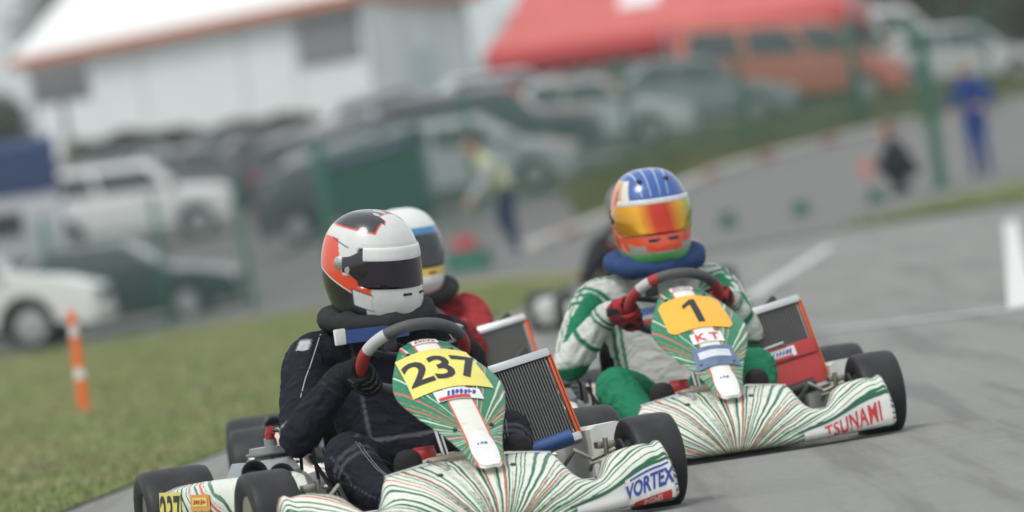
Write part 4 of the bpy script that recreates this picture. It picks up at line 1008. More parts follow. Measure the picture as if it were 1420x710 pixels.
def suit1(nm, t, a, P):
    c = np.tile(WHT, (len(t), 1)); RDK = (.38, .03, .035)
    if nm in ('hand', 'finger'):
        c[:] = RDK; k = np.array([noise.noise(Vector(p) * 42) for p in P]); fillmix(c, (.015, .014, .016), S(k - .02, .05)); return c
    if nm == 'foot': c[:] = (.028, .024, .024); return c
    if nm == 'cuff': c[:] = (.55, .57, .54); lines(c, t, (.25, .7), .1, GRN); return c
    if nm == 'upper_arm':
        fillmix(c, GRN, S(np.minimum(.95 - np.abs(a - .1), np.minimum(t - .32, .9 - t)), .02)); lines(c, a, (1.30, -1.15), .05, GRN); lines(c, t, (.28, .36, .46), .012, GRN); fillmix(c, (.45, .13, .12), S(.12 - np.abs(a + 1.6), .03) * S(.10 - np.abs(t - .55), .02))
        return c
    if nm == 'forearm':
        fillmix(c, GRN, S(P[:, 2] * -1 + .335 + .10 * (P[:, 0] + .5), .006)); lines(c, a, (1.2,), .04, GRN); lines(c, t, (.45,), .015, GRN); return c
    if nm in ('thigh', 'shin'):
        c[:] = (.014, .20, .10); fillmix(c, WHT, S(-.62 - P[:, 0], .01)); lines(c, P[:, 0] * 10, (-6.35,), .06, (.03, .08, .06)); return c
    if nm == 'torso':
        c = np.tile(np.array((.52, .53, .50)), (len(t), 1)); lines(c, P[:, 1] * 10, (-1.25, 1.25, -1.45, 1.45), .04, GRN); y, z = P[:, 1], P[:, 2]
        fillmix(c, (.10, .16, .35), S(.035 - np.abs(y + .03), .003) * S(.012 - np.abs(z - .47), .002)); fillmix(c, (.45, .06, .06), S(.055 - np.abs(y + .04), .003) * S(.016 - np.abs(z - .43), .002)); fillmix(c, (.55, .10, .10), S(.03 - np.abs(y - .06), .003) * S(.012 - np.abs(z - .46), .002))
        fillmix(c, GRN, S(.215 - z, .01)); return c
    return c
def suit3(nm, t, a, P):
    c = np.tile(np.array((.36, .035, .04)), (len(t), 1))
    if nm in ('hand', 'finger', 'foot', 'neck'): c[:] = (.02, .02, .02)
    if nm == 'forearm': lines(c, t, (.25,), .04, (.5, .3, .3))
    if nm == 'upper_arm': lines(c, t, (.62,), .03, (.5, .28, .28))
    if nm == 'torso': fillmix(c, (.02, .02, .022), S(.07 - np.abs(P[:, 1]), .01)); fillmix(c, (.65, .35, .03), S(.022 - np.abs(P[:, 1] - .05), .003) * S(.012 - np.abs(P[:, 2] - .51), .003))
    return c
def suit4(nm, t, a, P): return np.tile(np.array((.025, .025, .03)), (len(t), 1))
cloth = lambda n_, c_: mat(n_, c_, .85, var=.2, scale=30, bmp=.4, bscale=120)
make_driver(KP[0][0], KP[0][1], dict(label='kart driver in navy suit and white and orange helmet leaning into the turn', head=(-.72, -.004, .766), face=(44, 11, 2), hands=(207, 338), elbows=[(-.55, -.315, .315), (-.60, .20, .30)], suit=suit237, brace=cloth('black_brace', (.014, .014, .016)), inner=cloth('red_collar', (.45, .05, .03)), strap=cloth('blue_strap', (.025, .06, .20)), piping=True,
    helmet=dict(paint=paint237, visor=V_DARK, strip=mat('white_strip', (.70, .71, .70), .25), strip_z=.016)))
make_driver(KP[1][0], KP[1][1], dict(label='kart driver in white and green suit with blue helmet and mirrored orange visor', head=(-.72, .022, .780), face=(4, 5, 0), hands=(196, 340), elbows=[(-.56, -.33, .34), (-.56, .255, .35)], suit=suit1, brace=cloth('blue_brace', (.014, .045, .15)),
    helmet=dict(paint=paint1, visor=V_MIRROR, strip=mat('pale_strip', (.62, .64, .64), .3, var=.3, scale=60), strip_z=.036, pivot=BLACKP, topvent=True)))
make_driver(KP[2][0], KP[2][1], dict(label='kart driver in red suit and plain white helmet with blue band', head=(-.72, .02, .765), face=(26, 4, 0), hands=(200, 340), elbows=[(-.55, -.31, .33), (-.60, .24, .32)], suit=suit3, brace=MATS['black_brace'],
    helmet=dict(paint=paint3, visor=V_SMOKE)))
make_driver(KP[3][0], KP[3][1], dict(label='kart driver in dark suit and white helmet behind the blue helmeted driver', head=(-.72, .03, .74), face=(4, 4, 0), hands=(200, 340), elbows=[(-.55, -.31, .33), (-.55, .31, .34)], suit=suit4, brace=MATS['black_brace'], wrinkle=0,
    helmet=dict(paint=paint4, visor=V_SMOKE)))
# ================================================================== background
GLASS = visor_mat('car_glass', (.035, .042, .048), .08); CARTYRE = mat('car_tyre', (.02, .02, .021), .8); CARRIM = mat('car_rim', (.42, .42, .43), .4, .6)
LENS = visor_mat('lamp_lens', (.55, .57, .58), .1); TAIL = visor_mat('tail_lens', (.30, .012, .012), .15); TRIM = mat('car_trim', (.03, .03, .032), .6)
def align(o, p, yaw):
    """stand a thing on the sloping ground"""
    e = .5; n = Vector((-(tz(p.x + e, p.y) - tz(p.x - e, p.y)) / (2 * e), -(tz(p.x, p.y + e) - tz(p.x, p.y - e)) / (2 * e), 1)).normalized()
    f = Vector((math.cos(yaw), math.sin(yaw), 0)); f = (f - n * f.dot(n)).normalized(); l = n.cross(f)
    o.rotation_euler = Matrix((f, l, n)).transposed().to_euler(); o.location = p + n * .012
CARK = dict(
 # length, half width, wheel radius, front axle, rear axle, outline of body (x, z) from nose over the top to the tail, cabin (base front, top front, top rear, base rear)
 hatch=(3.95, .83, .29, 1.22, -1.26, [(1.95, .30), (1.97, .52), (1.88, .66), (1.55, .78), (.95, .90), (-1.55, .94), (-1.90, .90), (-1.96, .62), (-1.95, .32)], [(1.0, .88), (.30, 1.42), (-1.25, 1.43), (-1.82, .92)]),
 sedan=(4.4, .86, .30, 1.35, -1.32, [(2.18, .30), (2.20, .52), (2.08, .68), (1.7, .78), (1.05, .90), (-1.35, .95), (-2.05, .96), (-2.18, .82), (-2.2, .36)], [(1.1, .88), (.40, 1.40), (-.85, 1.42), (-1.55, .94)]),
 suv=(4.4, .90, .36, 1.40, -1.30, [(2.12, .42), (2.16, .70), (2.10, .90), (1.9, 1.0), (1.0, 1.08), (-1.95, 1.10), (-2.15, 1.05), (-2.18, .75), (-2.15, .42)], [(1.1, 1.05), (.55, 1.66), (-1.75, 1.70), (-2.02, 1.07)]),
 jeep=(3.6, .80, .38, 1.28, -1.05, [(1.60, .48), (1.62, .76), (1.58, .92), (1.3, .96), (.22, .98), (-1.6, .90), (-1.72, .88), (-1.74, .7), (-1.72, .48)], [(.02, .88), (-.06, 1.92), (-1.55, 1.95), (-1.68, .88)]),
 van=(5.1, .93, .34, 1.65, -1.45, [(2.50, .34), (2.54, .62), (2.44, .86), (2.2, .98), (1.65, 1.10), (-2.3, 1.16), (-2.5, 1.12), (-2.53, .7), (-2.5, .36)], [(1.75, 1.06), (.95, 1.88), (-2.25, 1.93), (-2.46, 1.12)]))
def make_car(label, kind, p, yaw, colour, name='parked_car', cat='car', canvas=None, band=None, group='vehicles parked beyond the fence'):
    Lg, W, wr, fa, ra_, out, cab = CARK[kind]
    root = empty(name, p, 0, label, cat, group); align(root, p, yaw)
    cm = mat('car_paint_%s' % '_'.join('%03d' % int(c * 1000) for c in colour), colour, .3, .0, var=.06, coat=.6)
    # body with wheel arches, cut from five slices so that the flanks round off
    zb = out[0][1] - .06; prof = list(out)
    bot = [(prof[-1][0], zb)]
    for ax in (ra_, fa):
        for k in range(9):
            a = math.pi - math.pi * k / 8; bot.append((ax + math.cos(a) * (wr + .05), max(zb, wr + math.sin(a) * (wr + .05))))
    bot.append((prof[0][0], zb)); poly = prof + bot
    b = MB(); rows = []
    cz = .6
    for y, sh in ((-W, .93), (-W * .965, .985), (-W * .6, 1), (W * .6, 1), (W * .965, .985), (W, .93)):
        rows.append([Vector((x * (1 - (1 - sh) * .45), y, cz + (z - cz) * (sh if z > cz else 1))) for x, z in poly])
    b.grid(rows, closeu=True); n = len(poly); b.f.append(tuple(range(n))); b.f.append(tuple(range(5 * n, 6 * n))); body = b.build('body', cm, root, smooth_angle=35)
    # cabin with glass set on it
    wb, wt = W * .94, W * .74; roofm = canvas or cm
    def cp(i, s, inset=0):  # corner i on side s
        x, z = cab[i]; return Vector((x, s * ((wb if i in (0, 3) else wt) - inset), z))
    b = MB(); V = [cp(i, s) for s in (-1, 1) for i in range(4)]
    b.add(V, [(0, 1, 2, 3), (4, 7, 6, 5), (0, 4, 5, 1), (1, 5, 6, 2), (2, 6, 7, 3), (0, 3, 7, 4)]); cb = b.build('cabin', roofm, root, smooth_angle=0)
    md = cb.modifiers.new('bevel', 'BEVEL'); md.width = .07; md.segments = 3
    def pane(nm, q, m_=GLASS, th=.012):
        q = [Vector(v) for v in q]; n_ = (q[1] - q[0]).cross(q[3] - q[0]).normalized(); c = sum(q, Vector()) / 4
        if n_.dot(c - Vector((0, 0, 1.0))) < 0: n_ = -n_
        b = MB(); b.add([v + n_ * th for v in q] + [v - n_ * .02 for v in q], [(0, 1, 2, 3), (4, 5, 6, 7), (0, 1, 5, 4), (1, 2, 6, 5), (2, 3, 7, 6), (3, 0, 4, 7)]); return b.build(nm, m_, root, smooth_angle=0)
    def bil(a, b_, c, d, u, v): return (a * (1 - u) + b_ * u) * (1 - v) + (d * (1 - u) + c * u) * v
    def sub(a, b_, c, d, u0, u1, v0, v1): return [bil(a, b_, c, d, u0, v0), bil(a, b_, c, d, u1, v0), bil(a, b_, c, d, u1, v1), bil(a, b_, c, d, u0, v1)]
    pane('windscreen', sub(cp(0, -1), cp(0, 1), cp(1, 1), cp(1, -1), .06, .94, .10, .92)); pane('rear_window', sub(cp(3, -1), cp(3, 1), cp(2, 1), cp(2, -1), .10, .90, .25, .88))
    if kind == 'van': cuts = [(.03, .27), (.31, .60), (.64, .94)]
    elif kind == 'jeep': cuts = [(.02, .47), (.50, .97)]
    else: cuts = [(.06, .50), (.53, .90)]
    for s in (-1, 1):
        for (u0, u1) in cuts: pane('side_window', sub(cp(0, s), cp(3, s), cp(2, s), cp(1, s), u0, u1, .04 if canvas else .12, .50 if canvas else .84), mat('plastic_window', (.40, .42, .45), .3) if canvas else GLASS)
        b = MB(); b.box((out[1][0] - .11, s * (W - .20), out[2][1] - .06), (.16, .30, .13), bev=.04); b.build('headlight', LENS, root)
        b = MB(); b.box((out[-2][0] + .06, s * (W - .12), out[-2][1] + .1), (.14, .18, .24), bev=.04); b.build('tail_light', TAIL, root)
        b = MB(); b.box((cab[0][0] - .12, s * (W + .06), cab[0][1] + .08), (.12, .14, .12), bev=.03); b.build('mirror', TRIM, root)
        b = MB(); b.box((.35 if kind != 'van' else .9, s * (W + .003), .80 if kind in ('hatch', 'sedan') else .95), (.15, .03, .035), bev=.008); b.build('door_handle', TRIM, root)
        for ax in (fa, ra_):
            wh = bpy.data.objects.new('wheel', None); COL.objects.link(wh); wh.parent = root; wh.location = (ax, s * (W - .10), wr); wh.rotation_euler = (0, 0, 0 if s > 0 else math.pi)
            key = ('car', wr)
            if key not in WM:
                t = MB(); t.lathe([(wr * .62, -.09), (wr * .9, -.1), (wr, -.07), (wr, .07), (wr * .9, .1), (wr * .62, .09)], 28, close=True); to = t.build('tyre', CARTYRE, wh)
                t = MB(); t.lathe([(wr * .63, -.06), (wr * .63, .085), (wr * .55, .06), (wr * .2, .075), (.01, .085)], 24)
                for k in range(5):
                    a = k * 1.2566; t.box((math.cos(a) * wr * .38, .075, math.sin(a) * wr * .38), (wr * .5, .02, .05), Matrix.Rotation(-a, 3, 'Y'))
                WM[key] = (to, t.build('rim', CARRIM if kind != 'jeep' else mat('dark_rim', (.05, .055, .055), .6), wh))
            else:
                for src in WM[key]: o = src.copy(); COL.objects.link(o); o.parent = wh
    b = MB(); b.box((out[0][0] - .04, 0, out[0][1] + .05), (.16, W * 1.8, .16), bev=.05); b.build('front_bumper', TRIM if kind in ('jeep', 'suv', 'van') else cm, root)
    b = MB(); b.box((out[-1][0] + .04, 0, out[-1][1] + .05), (.16, W * 1.8, .16), bev=.05); b.build('rear_bumper', TRIM if kind in ('jeep', 'suv', 'van') else cm, root)
    b = MB(); b.box((out[1][0] + .0, 0, out[1][1] + .02), (.05, W * .9, .12), bev=.02); b.build('grille', TRIM, root)
    b = MB(); b.box((0, 0, zb + .02), (Lg * .78, W * 1.5, .12)); b.box((fa, 0, wr + .05), (wr * 1.9, W * 1.7, wr * 1.2)); b.box((ra_, 0, wr + .05), (wr * 1.9, W * 1.7, wr * 1.2)); b.build('underside', TRIM, root, smooth_angle=0)
    if band:
        b = MB()
        for s in (-1, 1): b.box((0, s * (W + .002), band[1]), (Lg * .86, .012, band[2]))
        b.build('side_stripe', band[0], root, smooth_angle=0)
    return root
def gp(px, D): return onground(px, D)
SILVER, WHITEC, DGREY, DGREEN = (.42, .44, .46), (.66, .67, .66), (.05, .055, .065), (.010, .033, .028)
make_car('white hatchback bonnet standing at the edge of the grass beside the orange marker', 'hatch', gp(-88, 75), R(-4), WHITEC)
make_car('dark green saloon standing behind the white one at the grass edge', 'sedan', gp(155, 108), R(-3), (.011, .027, .025))
make_car('white off-roader parked beside the navy and white trailer', 'suv', gp(185, 137), R(1), WHITEC)
make_car('dark grey saloon parked behind the white off-roader', 'sedan', gp(420, 146), R(172), DGREY)
make_car('mid grey hatchback in the row behind the dark grey saloon', 'hatch', gp(285, 152), R(3), (.16, .165, .18))
make_car('silver hatchback parked behind the person in the yellow vest', 'hatch', gp(655, 117.5), R(-5), SILVER)
make_car('charcoal off-roader parked behind the silver hatchback', 'suv', gp(680, 125), R(-4), (.045, .052, .065))
make_car('pale silver saloon between the charcoal off-roader and the grey estate', 'sedan', gp(812, 132), R(-4), (.50, .52, .53))
make_car('grey blue saloon parked in front of the orange van', 'sedan', gp(960, 139), R(-3), (.22, .25, .27))
make_car('orange van with grey lower flank parked below the red tent', 'van', gp(1098, 146), R(-3), (.46, .13, .08), name='parked_van', cat='van')
make_car('white van parked beyond the orange van', 'van', gp(1210, 156), R(-6), WHITEC, name='parked_van', cat='van')
make_car('small white hatchback at the foot of the trees', 'hatch', gp(1330, 150), R(10), (.55, .56, .57))
make_car('pale grey hatchback in the far row under the red tent', 'hatch', gp(720, 143), R(2), (.36, .38, .39))

make_car('black saloon in the row behind the dark grey saloon', 'sedan', gp(395, 159), R(4), (.03, .032, .038))
make_car('dark blue hatchback in the back row below the hall', 'hatch', gp(215, 160), R(-3), (.03, .045, .08))
make_car('dark slate saloon in the back row between the hall and the charcoal off-roader', 'sedan', gp(515, 136), R(-5), (.06, .07, .085))
make_car('silver grey hatchback in the last row under the corner of the hall', 'hatch', gp(565, 150), R(4), (.30, .31, .33))
make_car('dark saloon in the last row below the middle of the hall', 'sedan', gp(330, 167), R(2), (.05, .05, .06))
make_car('dark grey hatchback nose to the fence between two green posts', 'hatch', gp(520, 121), R(-6), (.055, .06, .07))

# white marquee hall with orange eaves and grey shutters
def hall():
    A = at(40, 90, 237); B = at(500, 2, 217); C = at(645, 4, 232); ze = 8.25
    A.z = B.z = C.z = 0; D_ = A + (C - B); zbase = min(tz(p.x, p.y) for p in (A, B, C, D_)) - .1
    root = empty('marquee_hall', ((A + C) / 2).to_tuple()[:2] + (zbase,), 0, 'long white hall with orange eaves and grey shutters on the hill', 'building'); o0 = root.location.copy()
    WALL = mat('hall_wall', (.76, .79, .79), .6, var=.06, scale=.8); WROOF = mat('hall_roof', (.82, .83, .83), .5, var=.05); EAVE = mat('orange_eaves', (.52, .15, .06), .5); SHUT = mat('grey_shutter', (.20, .20, .20), .7); CORN = mat('wall_post', (.60, .61, .61), .6)
    def P(p, z): return Vector((p.x, p.y, z)) - o0
    b = MB(); q = (A, B, C, D_); b.add([P(p, zbase) for p in q] + [P(p, ze) for p in q], [(0, 1, 5, 4), (1, 2, 6, 5), (2, 3, 7, 6), (3, 0, 4, 7)]); wall = b.build('wall', WALL, root, smooth_angle=0)
    dAB = (B - A).normalized(); dBC = (C - B).normalized(); nAB = Vector((dAB.y, -dAB.x, 0)); nAB = nAB if nAB.y < 0 else -nAB; nBC = Vector((dBC.y, -dBC.x, 0)); nBC = nBC if nBC.x > 0 else -nBC
    LA = (B - A).length; LB = (C - B).length
    # hipped white roof
    ov = .5; q2 = [A - dAB * ov + nAB * ov, B + dAB * ov + nAB * ov, C + dAB * ov - nAB * ov, D_ - dAB * ov - nAB * ov]
    r1 = A + (D_ - A) * .5 + dAB * LA * .16; r2 = B + (C - B) * .5 - dAB * LA * .10
    b = MB(); b.add([P(p, ze + .02) for p in q2] + [P(r1, ze + 4.2), P(r2, ze + 4.2)], [(0, 1, 5, 4), (1, 2, 5), (2, 3, 4, 5), (3, 0, 4), (0, 1, 2, 3)]); b.build('roof', WROOF, root, smooth_angle=0)
    b = MB()
    for i in range(4):
        a_, c_ = q2[i], q2[(i + 1) % 4]; d = (c_ - a_).normalized(); mid = (a_ + c_) / 2; b.box(P(mid, ze - .14), ((c_ - a_).length + .1, .12, .34), Matrix.Rotation(math.atan2(d.y, d.x), 3, 'Z'))
    b.build('eaves_board', EAVE, root, smooth_angle=0)
    def panel(nm, base, d, n_, u0, u1, z0, z1, m_, th):
        c = base + d * ((u0 + u1) / 2) + n_ * th / 2; b = MB(); b.box(P(c, (z0 + z1) / 2), (abs(u1 - u0), th, z1 - z0), Matrix.Rotation(math.atan2(d.y, d.x), 3, 'Z')); return b.build(nm, m_, wall, smooth_angle=0)
    f = lambda px: (px - 22) / (500 - 22) * LA * (1 + .0)
    for (a_, c_) in ((412, 494),): 
        s = panel('shutter', A, dAB, nAB, f(a_), f(c_), ze - 2.05, ze - .5, SHUT, .08)
        for k in range(5): panel('shutter_slat', A, dAB, nAB, f(a_) + .1, f(c_) - .1, ze - 1.95 + k * .29, ze - 1.72 + k * .29, mat('shutter_slat', (.235, .235, .235), .6), .11)
    for px in (22, 185, 330, 405): panel('wall_post', A, dAB, nAB, f(px), f(px) + .14, zbase, ze - .3, CORN, .06)
    for t in (.02, .35, .66, .98): panel('wall_post', B, dBC, nBC, t * LB - .06, t * LB + .06, zbase, ze - .3, CORN, .06)
    panel('door', B, dBC, nBC, LB * .40, LB * .60, zbase + .1, zbase + 2.4, mat('hall_door', (.50, .60, .64), .5), .07)
hall()

# grey sign board on a post in front of the hall
p = onground(112, 150); root = empty('sign_board', p, 0, 'grey sign board on a tall post in front of the white hall', 'sign'); q = at(105, 112, 150); zc = q.z - p.z
SG = mat('sign_grey', (.17, .165, .17), .6); b = MB(); b.box((0, 0, zc), (1.25, .05, .88), bev=.01); b.build('board', SG, root)
for s_ in (-1, 1): b = MB(); b.box((s_ * .64, 0, zc), (.05, .07, .94), bev=.01); b.build('frame', mat('sign_frame', (.30, .30, .29), .5), root)
b = MB(); b.tube([(0, .06, -.1), (0, .06, zc + .3)], .07, 10); b.build('post', mat('sign_post', (.16, .17, .14), .6), root)

# red tent with valance and a white emblem on the slope
def tent():
    A = at(668, 60, 150); B = at(1180, 30, 149); A.z = B.z = 0; dx = (B - A).normalized(); dy = Vector((-dx.y, dx.x, 0)); Lt = (B - A).length; dep = 6.0; z0 = tz(A.x, A.y); zg = tz(B.x, B.y); ze = z0 + 1.75
    root = empty('red_tent', (A.x, A.y, z0), math.atan2(dx.y, dx.x), 'large red event tent with white emblem on its roof', 'tent')
    RT = mat('sky_lit_red_canvas', (.56, .115, .105), .5, var=.2, scale=2); RV = mat('red_valance', (.42, .028, .032), .6, var=.1, scale=2)  # roof red is lighter than the valance: bright sky light put into its colour
    b = MB(); n = 12; rows = []
    ridge = 2.6
    for i in range(n + 1):
        u = i / n; row = []
        for j in range(9):
            v = j / 8; hgt = ridge * min(1, min(u, 1 - u) * 5.0, min(v, 1 - v) * 2.4) ; sag = -.12 * math.sin(math.pi * min(1, min(v, 1 - v) * 2.4)) ; row.append(Vector((u * Lt, v * dep, ze - z0 + hgt + sag)))
        rows.append(row)
    b.grid(rows); b.build('roof', RT, root, smooth_angle=50)
    for (p, q) in (((0, 0), (Lt, 0)), ((Lt, 0), (Lt, dep)), ((0, 0), (0, dep)), ((0, dep), (Lt, dep))):
        k = max(6, int((Vector(p) - Vector(q)).length / .45)); P = []
        for i in range(k * 4 + 1):
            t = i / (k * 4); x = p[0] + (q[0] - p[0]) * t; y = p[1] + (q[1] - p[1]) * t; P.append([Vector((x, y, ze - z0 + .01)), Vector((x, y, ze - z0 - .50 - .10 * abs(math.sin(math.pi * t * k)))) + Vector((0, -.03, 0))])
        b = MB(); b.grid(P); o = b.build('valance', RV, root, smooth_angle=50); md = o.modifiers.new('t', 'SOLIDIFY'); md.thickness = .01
    for (x, y) in ((0, 0), (Lt / 2, 0), (Lt, 0), (0, dep), (Lt / 2, dep), (Lt, dep)):
        q = A + dx * x + dy * y; g = tz(q.x, q.y) - z0; b = MB(); b.tube([(x, y, g), (x, y, ze - z0)], .04, 8); b.build('leg', MATS['aluminium'], root)
    zs = lambda v: ze - z0 + ridge * v * 2.4 - .12 * math.sin(math.pi * v * 2.4) + .03
    b = MB(); b.grid([[Vector((Lt * .37 + .9 * i / 4 + .1 * j, dep * (.10 + .20 * j / 4), zs(.10 + .20 * j / 4))) for i in range(5)] for j in range(5)]); b.build('emblem', mat('emblem_white', (.78, .74, .76), .5), root)
tent()

# box trailer, navy tarpaulin over white sides
def trailer():
    p = onground(-75, 124); root = empty('box_trailer', p, 0, 'box trailer with navy tarpaulin top and white lower sides', 'trailer', 'vehicles parked beyond the fence'); align(root, p, R(2)); L_ = 4.7
    b = MB(); b.box((0, 0, 1.28), (L_, 2.1, 1.25), bev=.03); b.build('side_boards', mat('trailer_white', (.50, .52, .55), .5, var=.1), root)
    b = MB(); n = 9; rows = []
    for i in range(n):
        x = -L_ / 2 + L_ * i / (n - 1); sg = -.03 * (i % 2); rows.append([Vector((x, y, z)) for y, z in ((-1.08, 1.85), (-1.08, 2.3), (-1.05 + sg, 2.72), (-.9, 2.82 + sg), (.9, 2.82 + sg), (1.05 - sg, 2.72), (1.08, 2.3), (1.08, 1.85))])
    b.grid(rows); b.f.append(tuple(range(8))); b.f.append(tuple(range((n - 1) * 8, n * 8))); b.build('tarpaulin', mat('navy_canvas', (.022, .045, .125), .8), root, smooth_angle=50)
    b = MB(); b.box((0, 0, .58), (L_ - .2, 1.2, .14)); b.tube([(-L_ / 2, -.5, .58), (-L_ / 2 - 1.1, 0, .55)], .04, 8); b.tube([(-L_ / 2, .5, .58), (-L_ / 2 - 1.1, 0, .55)], .04, 8); b.tube([(-L_ / 2 - 1.1, 0, .55), (-L_ / 2 - 1.1, 0, 0)], .03, 8); b.build('chassis', TRIM, root)
    b = MB(); b.box((1.3, -1.06, 1.35), (.7, .03, .45), bev=.01); b.build('hatch', TRIM, root)
    for s in (-1, 1):
        for x in (-.4, .45): b = MB(); b.lathe([(.1, -.1), (.3, -.11), (.34, -.07), (.34, .07), (.3, .11), (.1, .1)], 24, M=Matrix.Translation((x, s * .92, .34))); b.build('wheel', CARTYRE, root)
        b = MB(); b.box((L_ / 2 + .01, s * .85, .75), (.04, .3, .12)); b.build('tail_light', TAIL, root)
trailer()

# white lorry behind the tent
def lorry():
    p = onground(742, 186); root = empty('lorry', p, 0, 'white lorry with sloping dark windscreen behind the red tent', 'lorry', 'vehicles parked beyond the fence'); align(root, p, R(188))
    WM_ = mat('lorry_white', (.62, .64, .63), .4, var=.06)
    prof = [(1.0, .5), (1.0, 1.6), (.45, 2.75), (-.6, 2.9), (-.6, .5)]; b = MB(); b.grid([[Vector((x, y, z)) for x, z in prof] for y in (-1.05, 1.05)], closeu=True); b.f += [tuple(range(5)), tuple(range(5, 10))]; cabn = b.build('cab', WM_, root, smooth_angle=0); md = cabn.modifiers.new('b', 'BEVEL'); md.width = .08; md.segments = 2
    b = MB(); b.add([(.985, -.92, 1.68), (.985, .92, 1.68), (.52, .92, 2.66), (.52, -.92, 2.66), (.95, -.92, 1.68), (.95, .92, 1.68), (.45, .92, 2.66), (.45, -.92, 2.66)], [(0, 1, 2, 3), (4, 5, 6, 7), (0, 1, 5, 4), (1, 2, 6, 5), (2, 3, 7, 6), (3, 0, 4, 7)])
    for i, v in enumerate(b.v): b.v[i] = (v[0] + .03, v[1], v[2])
    b.build('windscreen', GLASS, root, smooth_angle=0)
    b = MB(); b.box((-3.6, 0, 2.1), (5.7, 2.3, 2.6), bev=.05); b.build('box_body', WM_, root)
    b = MB(); b.box((-2.7, 0, .62), (7.0, 1.0, .22)); b.build('chassis', TRIM, root)
    for s in (-1, 1):
        b = MB(); b.box((.0, s * 1.055, 2.05), (.7, .02, .7)); b.build('side_window', GLASS, root)
        b = MB(); b.box((1.0, s * .75, .95), (.06, .32, .18), bev=.02); b.build('headlight', LENS, root)
        for x in (.2, -4.8): b = MB(); b.lathe([(.1, -.12), (.42, -.14), (.48, -.1), (.48, .1), (.42, .14), (.1, .12)], 24, M=Matrix.Translation((x, s * .95, .48))); b.build('wheel', CARTYRE, root)
lorry()

# dark green waste container by the fence
def container():
    p = onground(548, 113); root = empty('waste_container', p, 0, 'dark green lidded waste container standing behind the fence', 'container'); align(root, p, R(-6)); root.scale = (1.15, 1.15, 1.22)
    CG = mat('container_green', (.012, .085, .065), .5); CN = mat('container_navy', (.02, .028, .06), .5)
    b = MB(); w0, w1 = .62, .72; V = [(-w0, -.42, .18), (w0, -.42, .18), (w0, .42, .18), (-w0, .42, .18), (-w1, -.52, 1.02), (w1, -.52, 1.02), (w1, .52, 1.02), (-w1, .52, 1.02)]
    b.add(V, [(0, 1, 2, 3), (0, 1, 5, 4), (1, 2, 6, 5), (2, 3, 7, 6), (3, 0, 4, 7), (4, 5, 6, 7)]); 
    for x in (-.4, 0, .4): b.box((x, -.49, .62), (.06, .05, .7))
    b.build('bin', CG, root, smooth_angle=0)
    b = MB(); b.grid([[Vector((x, .56 * math.cos(a), 1.03 + .24 * math.sin(a))) for a in np.linspace(0, math.pi, 9)] for x in np.linspace(-.75, .75, 5)]); o = b.build('lid', CN, root); md = o.modifiers.new('t', 'SOLIDIFY'); md.thickness = .02
    for x in (-.5, .5):
        for y in (-.35, .35): b = MB(); b.lathe([(.02, -.03), (.09, -.03), (.09, .03), (.02, .03)], 16, M=Matrix.Translation((x, y, .09))); b.build('castor', CARTYRE, root)
    for s in (-1, 1): b = MB(); b.tube([(s * .70, -.3, .92), (s * .79, -.3, .92), (s * .79, .3, .92), (s * .70, .3, .92)], .02, 8); b.build('handle', STEEL, root)
container()

# green mesh fence: posts and wire panels follow the edge of the lot and then the kerb
FG = mat('fence_green', (.018, .115, .075), .5)
fence_pts = [gp(-120, 101), gp(85, 101), gp(238, 102), gp(352, 103), gp(465, 103), gp(665, 110), gp(880, 118), gp(1040, 124), gp(1195, 130), gp(1380, 134)]
froot = empty('mesh_fence', fence_pts[0], 0, 'green wire mesh fence in front of the parked cars', 'fence')
for i, p in enumerate(fence_pts):
    big = i in (4, 8); b = MB(); q = p - fence_pts[0]; b.box(q + Vector((0, 0, 1.05)), (.18 if big else .08, .18 if big else .08, 2.1), bev=.008); b.box(q + Vector((0, 0, 2.115)), (.20 if big else .095, .20 if big else .095, .03), bev=.006); b.build('post', FG, froot)
    if i + 1 < len(fence_pts):
        n_ = fence_pts[i + 1]; d = n_ - p; Ld = d.length; b = MB()
        for k in range(int(Ld / .055)):
            t = (k + .5) / int(Ld / .055); c = p.lerp(n_, t) - fence_pts[0]; b.add([c + Vector((-.003, 0, .06)), c + Vector((.003, 0, .06)), c + Vector((.003, 0, 1.95)), c + Vector((-.003, 0, 1.95)), c + Vector((0, .006, .06)), c + Vector((0, .006, 1.95))], [(0, 1, 2, 3), (1, 4, 5, 2), (4, 0, 3, 5)])
        for k in range(10):
            b.tube([q + Vector((0, 0, .1 + k * .2)), n_ - fence_pts[0] + Vector((0, 0, .1 + k * .2))], .004, 4, cap=False)
        o = b.build('wire_panel', FG, froot, smooth_angle=0); o['kind'] = 'stuff'
# tall green post with bent top by the pit road
p = gp(1306, 98); b = MB(); b.box((0, 0, .03), (.3, .3, .06), bev=.01); rp = empty('bent_post', p, 0, 'tall green post with bent top beside the man in blue', 'post')
b.build('foot_plate', FG, rp); b = MB(); b.tube([(0, 0, .05), (0, 0, 1.9), (-.03, 0, 2.15), (-.14, 0, 2.38), (-.32, 0, 2.52)], .085, 12); b.build('pole', FG, rp)

# flexible orange and white marker post in the grass
p = ground(118, 572); rp = empty('marker_post', p, 0, 'slim orange and white marker post standing in the grass', 'post')
MO, MW = mat('marker_orange', (.80, .16, .03), .55, var=.1), mat('marker_white', (.70, .70, .70), .55)
for (z0, z1, m_, nm) in ((0, .20, MO, 'post_base'), (.20, .265, MW, 'reflective_band'), (.265, .455, MO, 'post_middle'), (.455, .52, MW, 'reflective_band'), (.52, .60, MO, 'post_top')):
    k = lambda z: .034 - .012 * z; e = 0 if z0 > 0 else -.03
    b = MB(); b.tube([(0, 0, z0 + e), (0, 0, z1 - .001)] + ([(0, 0, z1 + .008)] if nm == 'post_top' else []), [k(z0), k(z1)] + ([.012] if nm == 'post_top' else []), 20); b.build(nm, m_, rp)

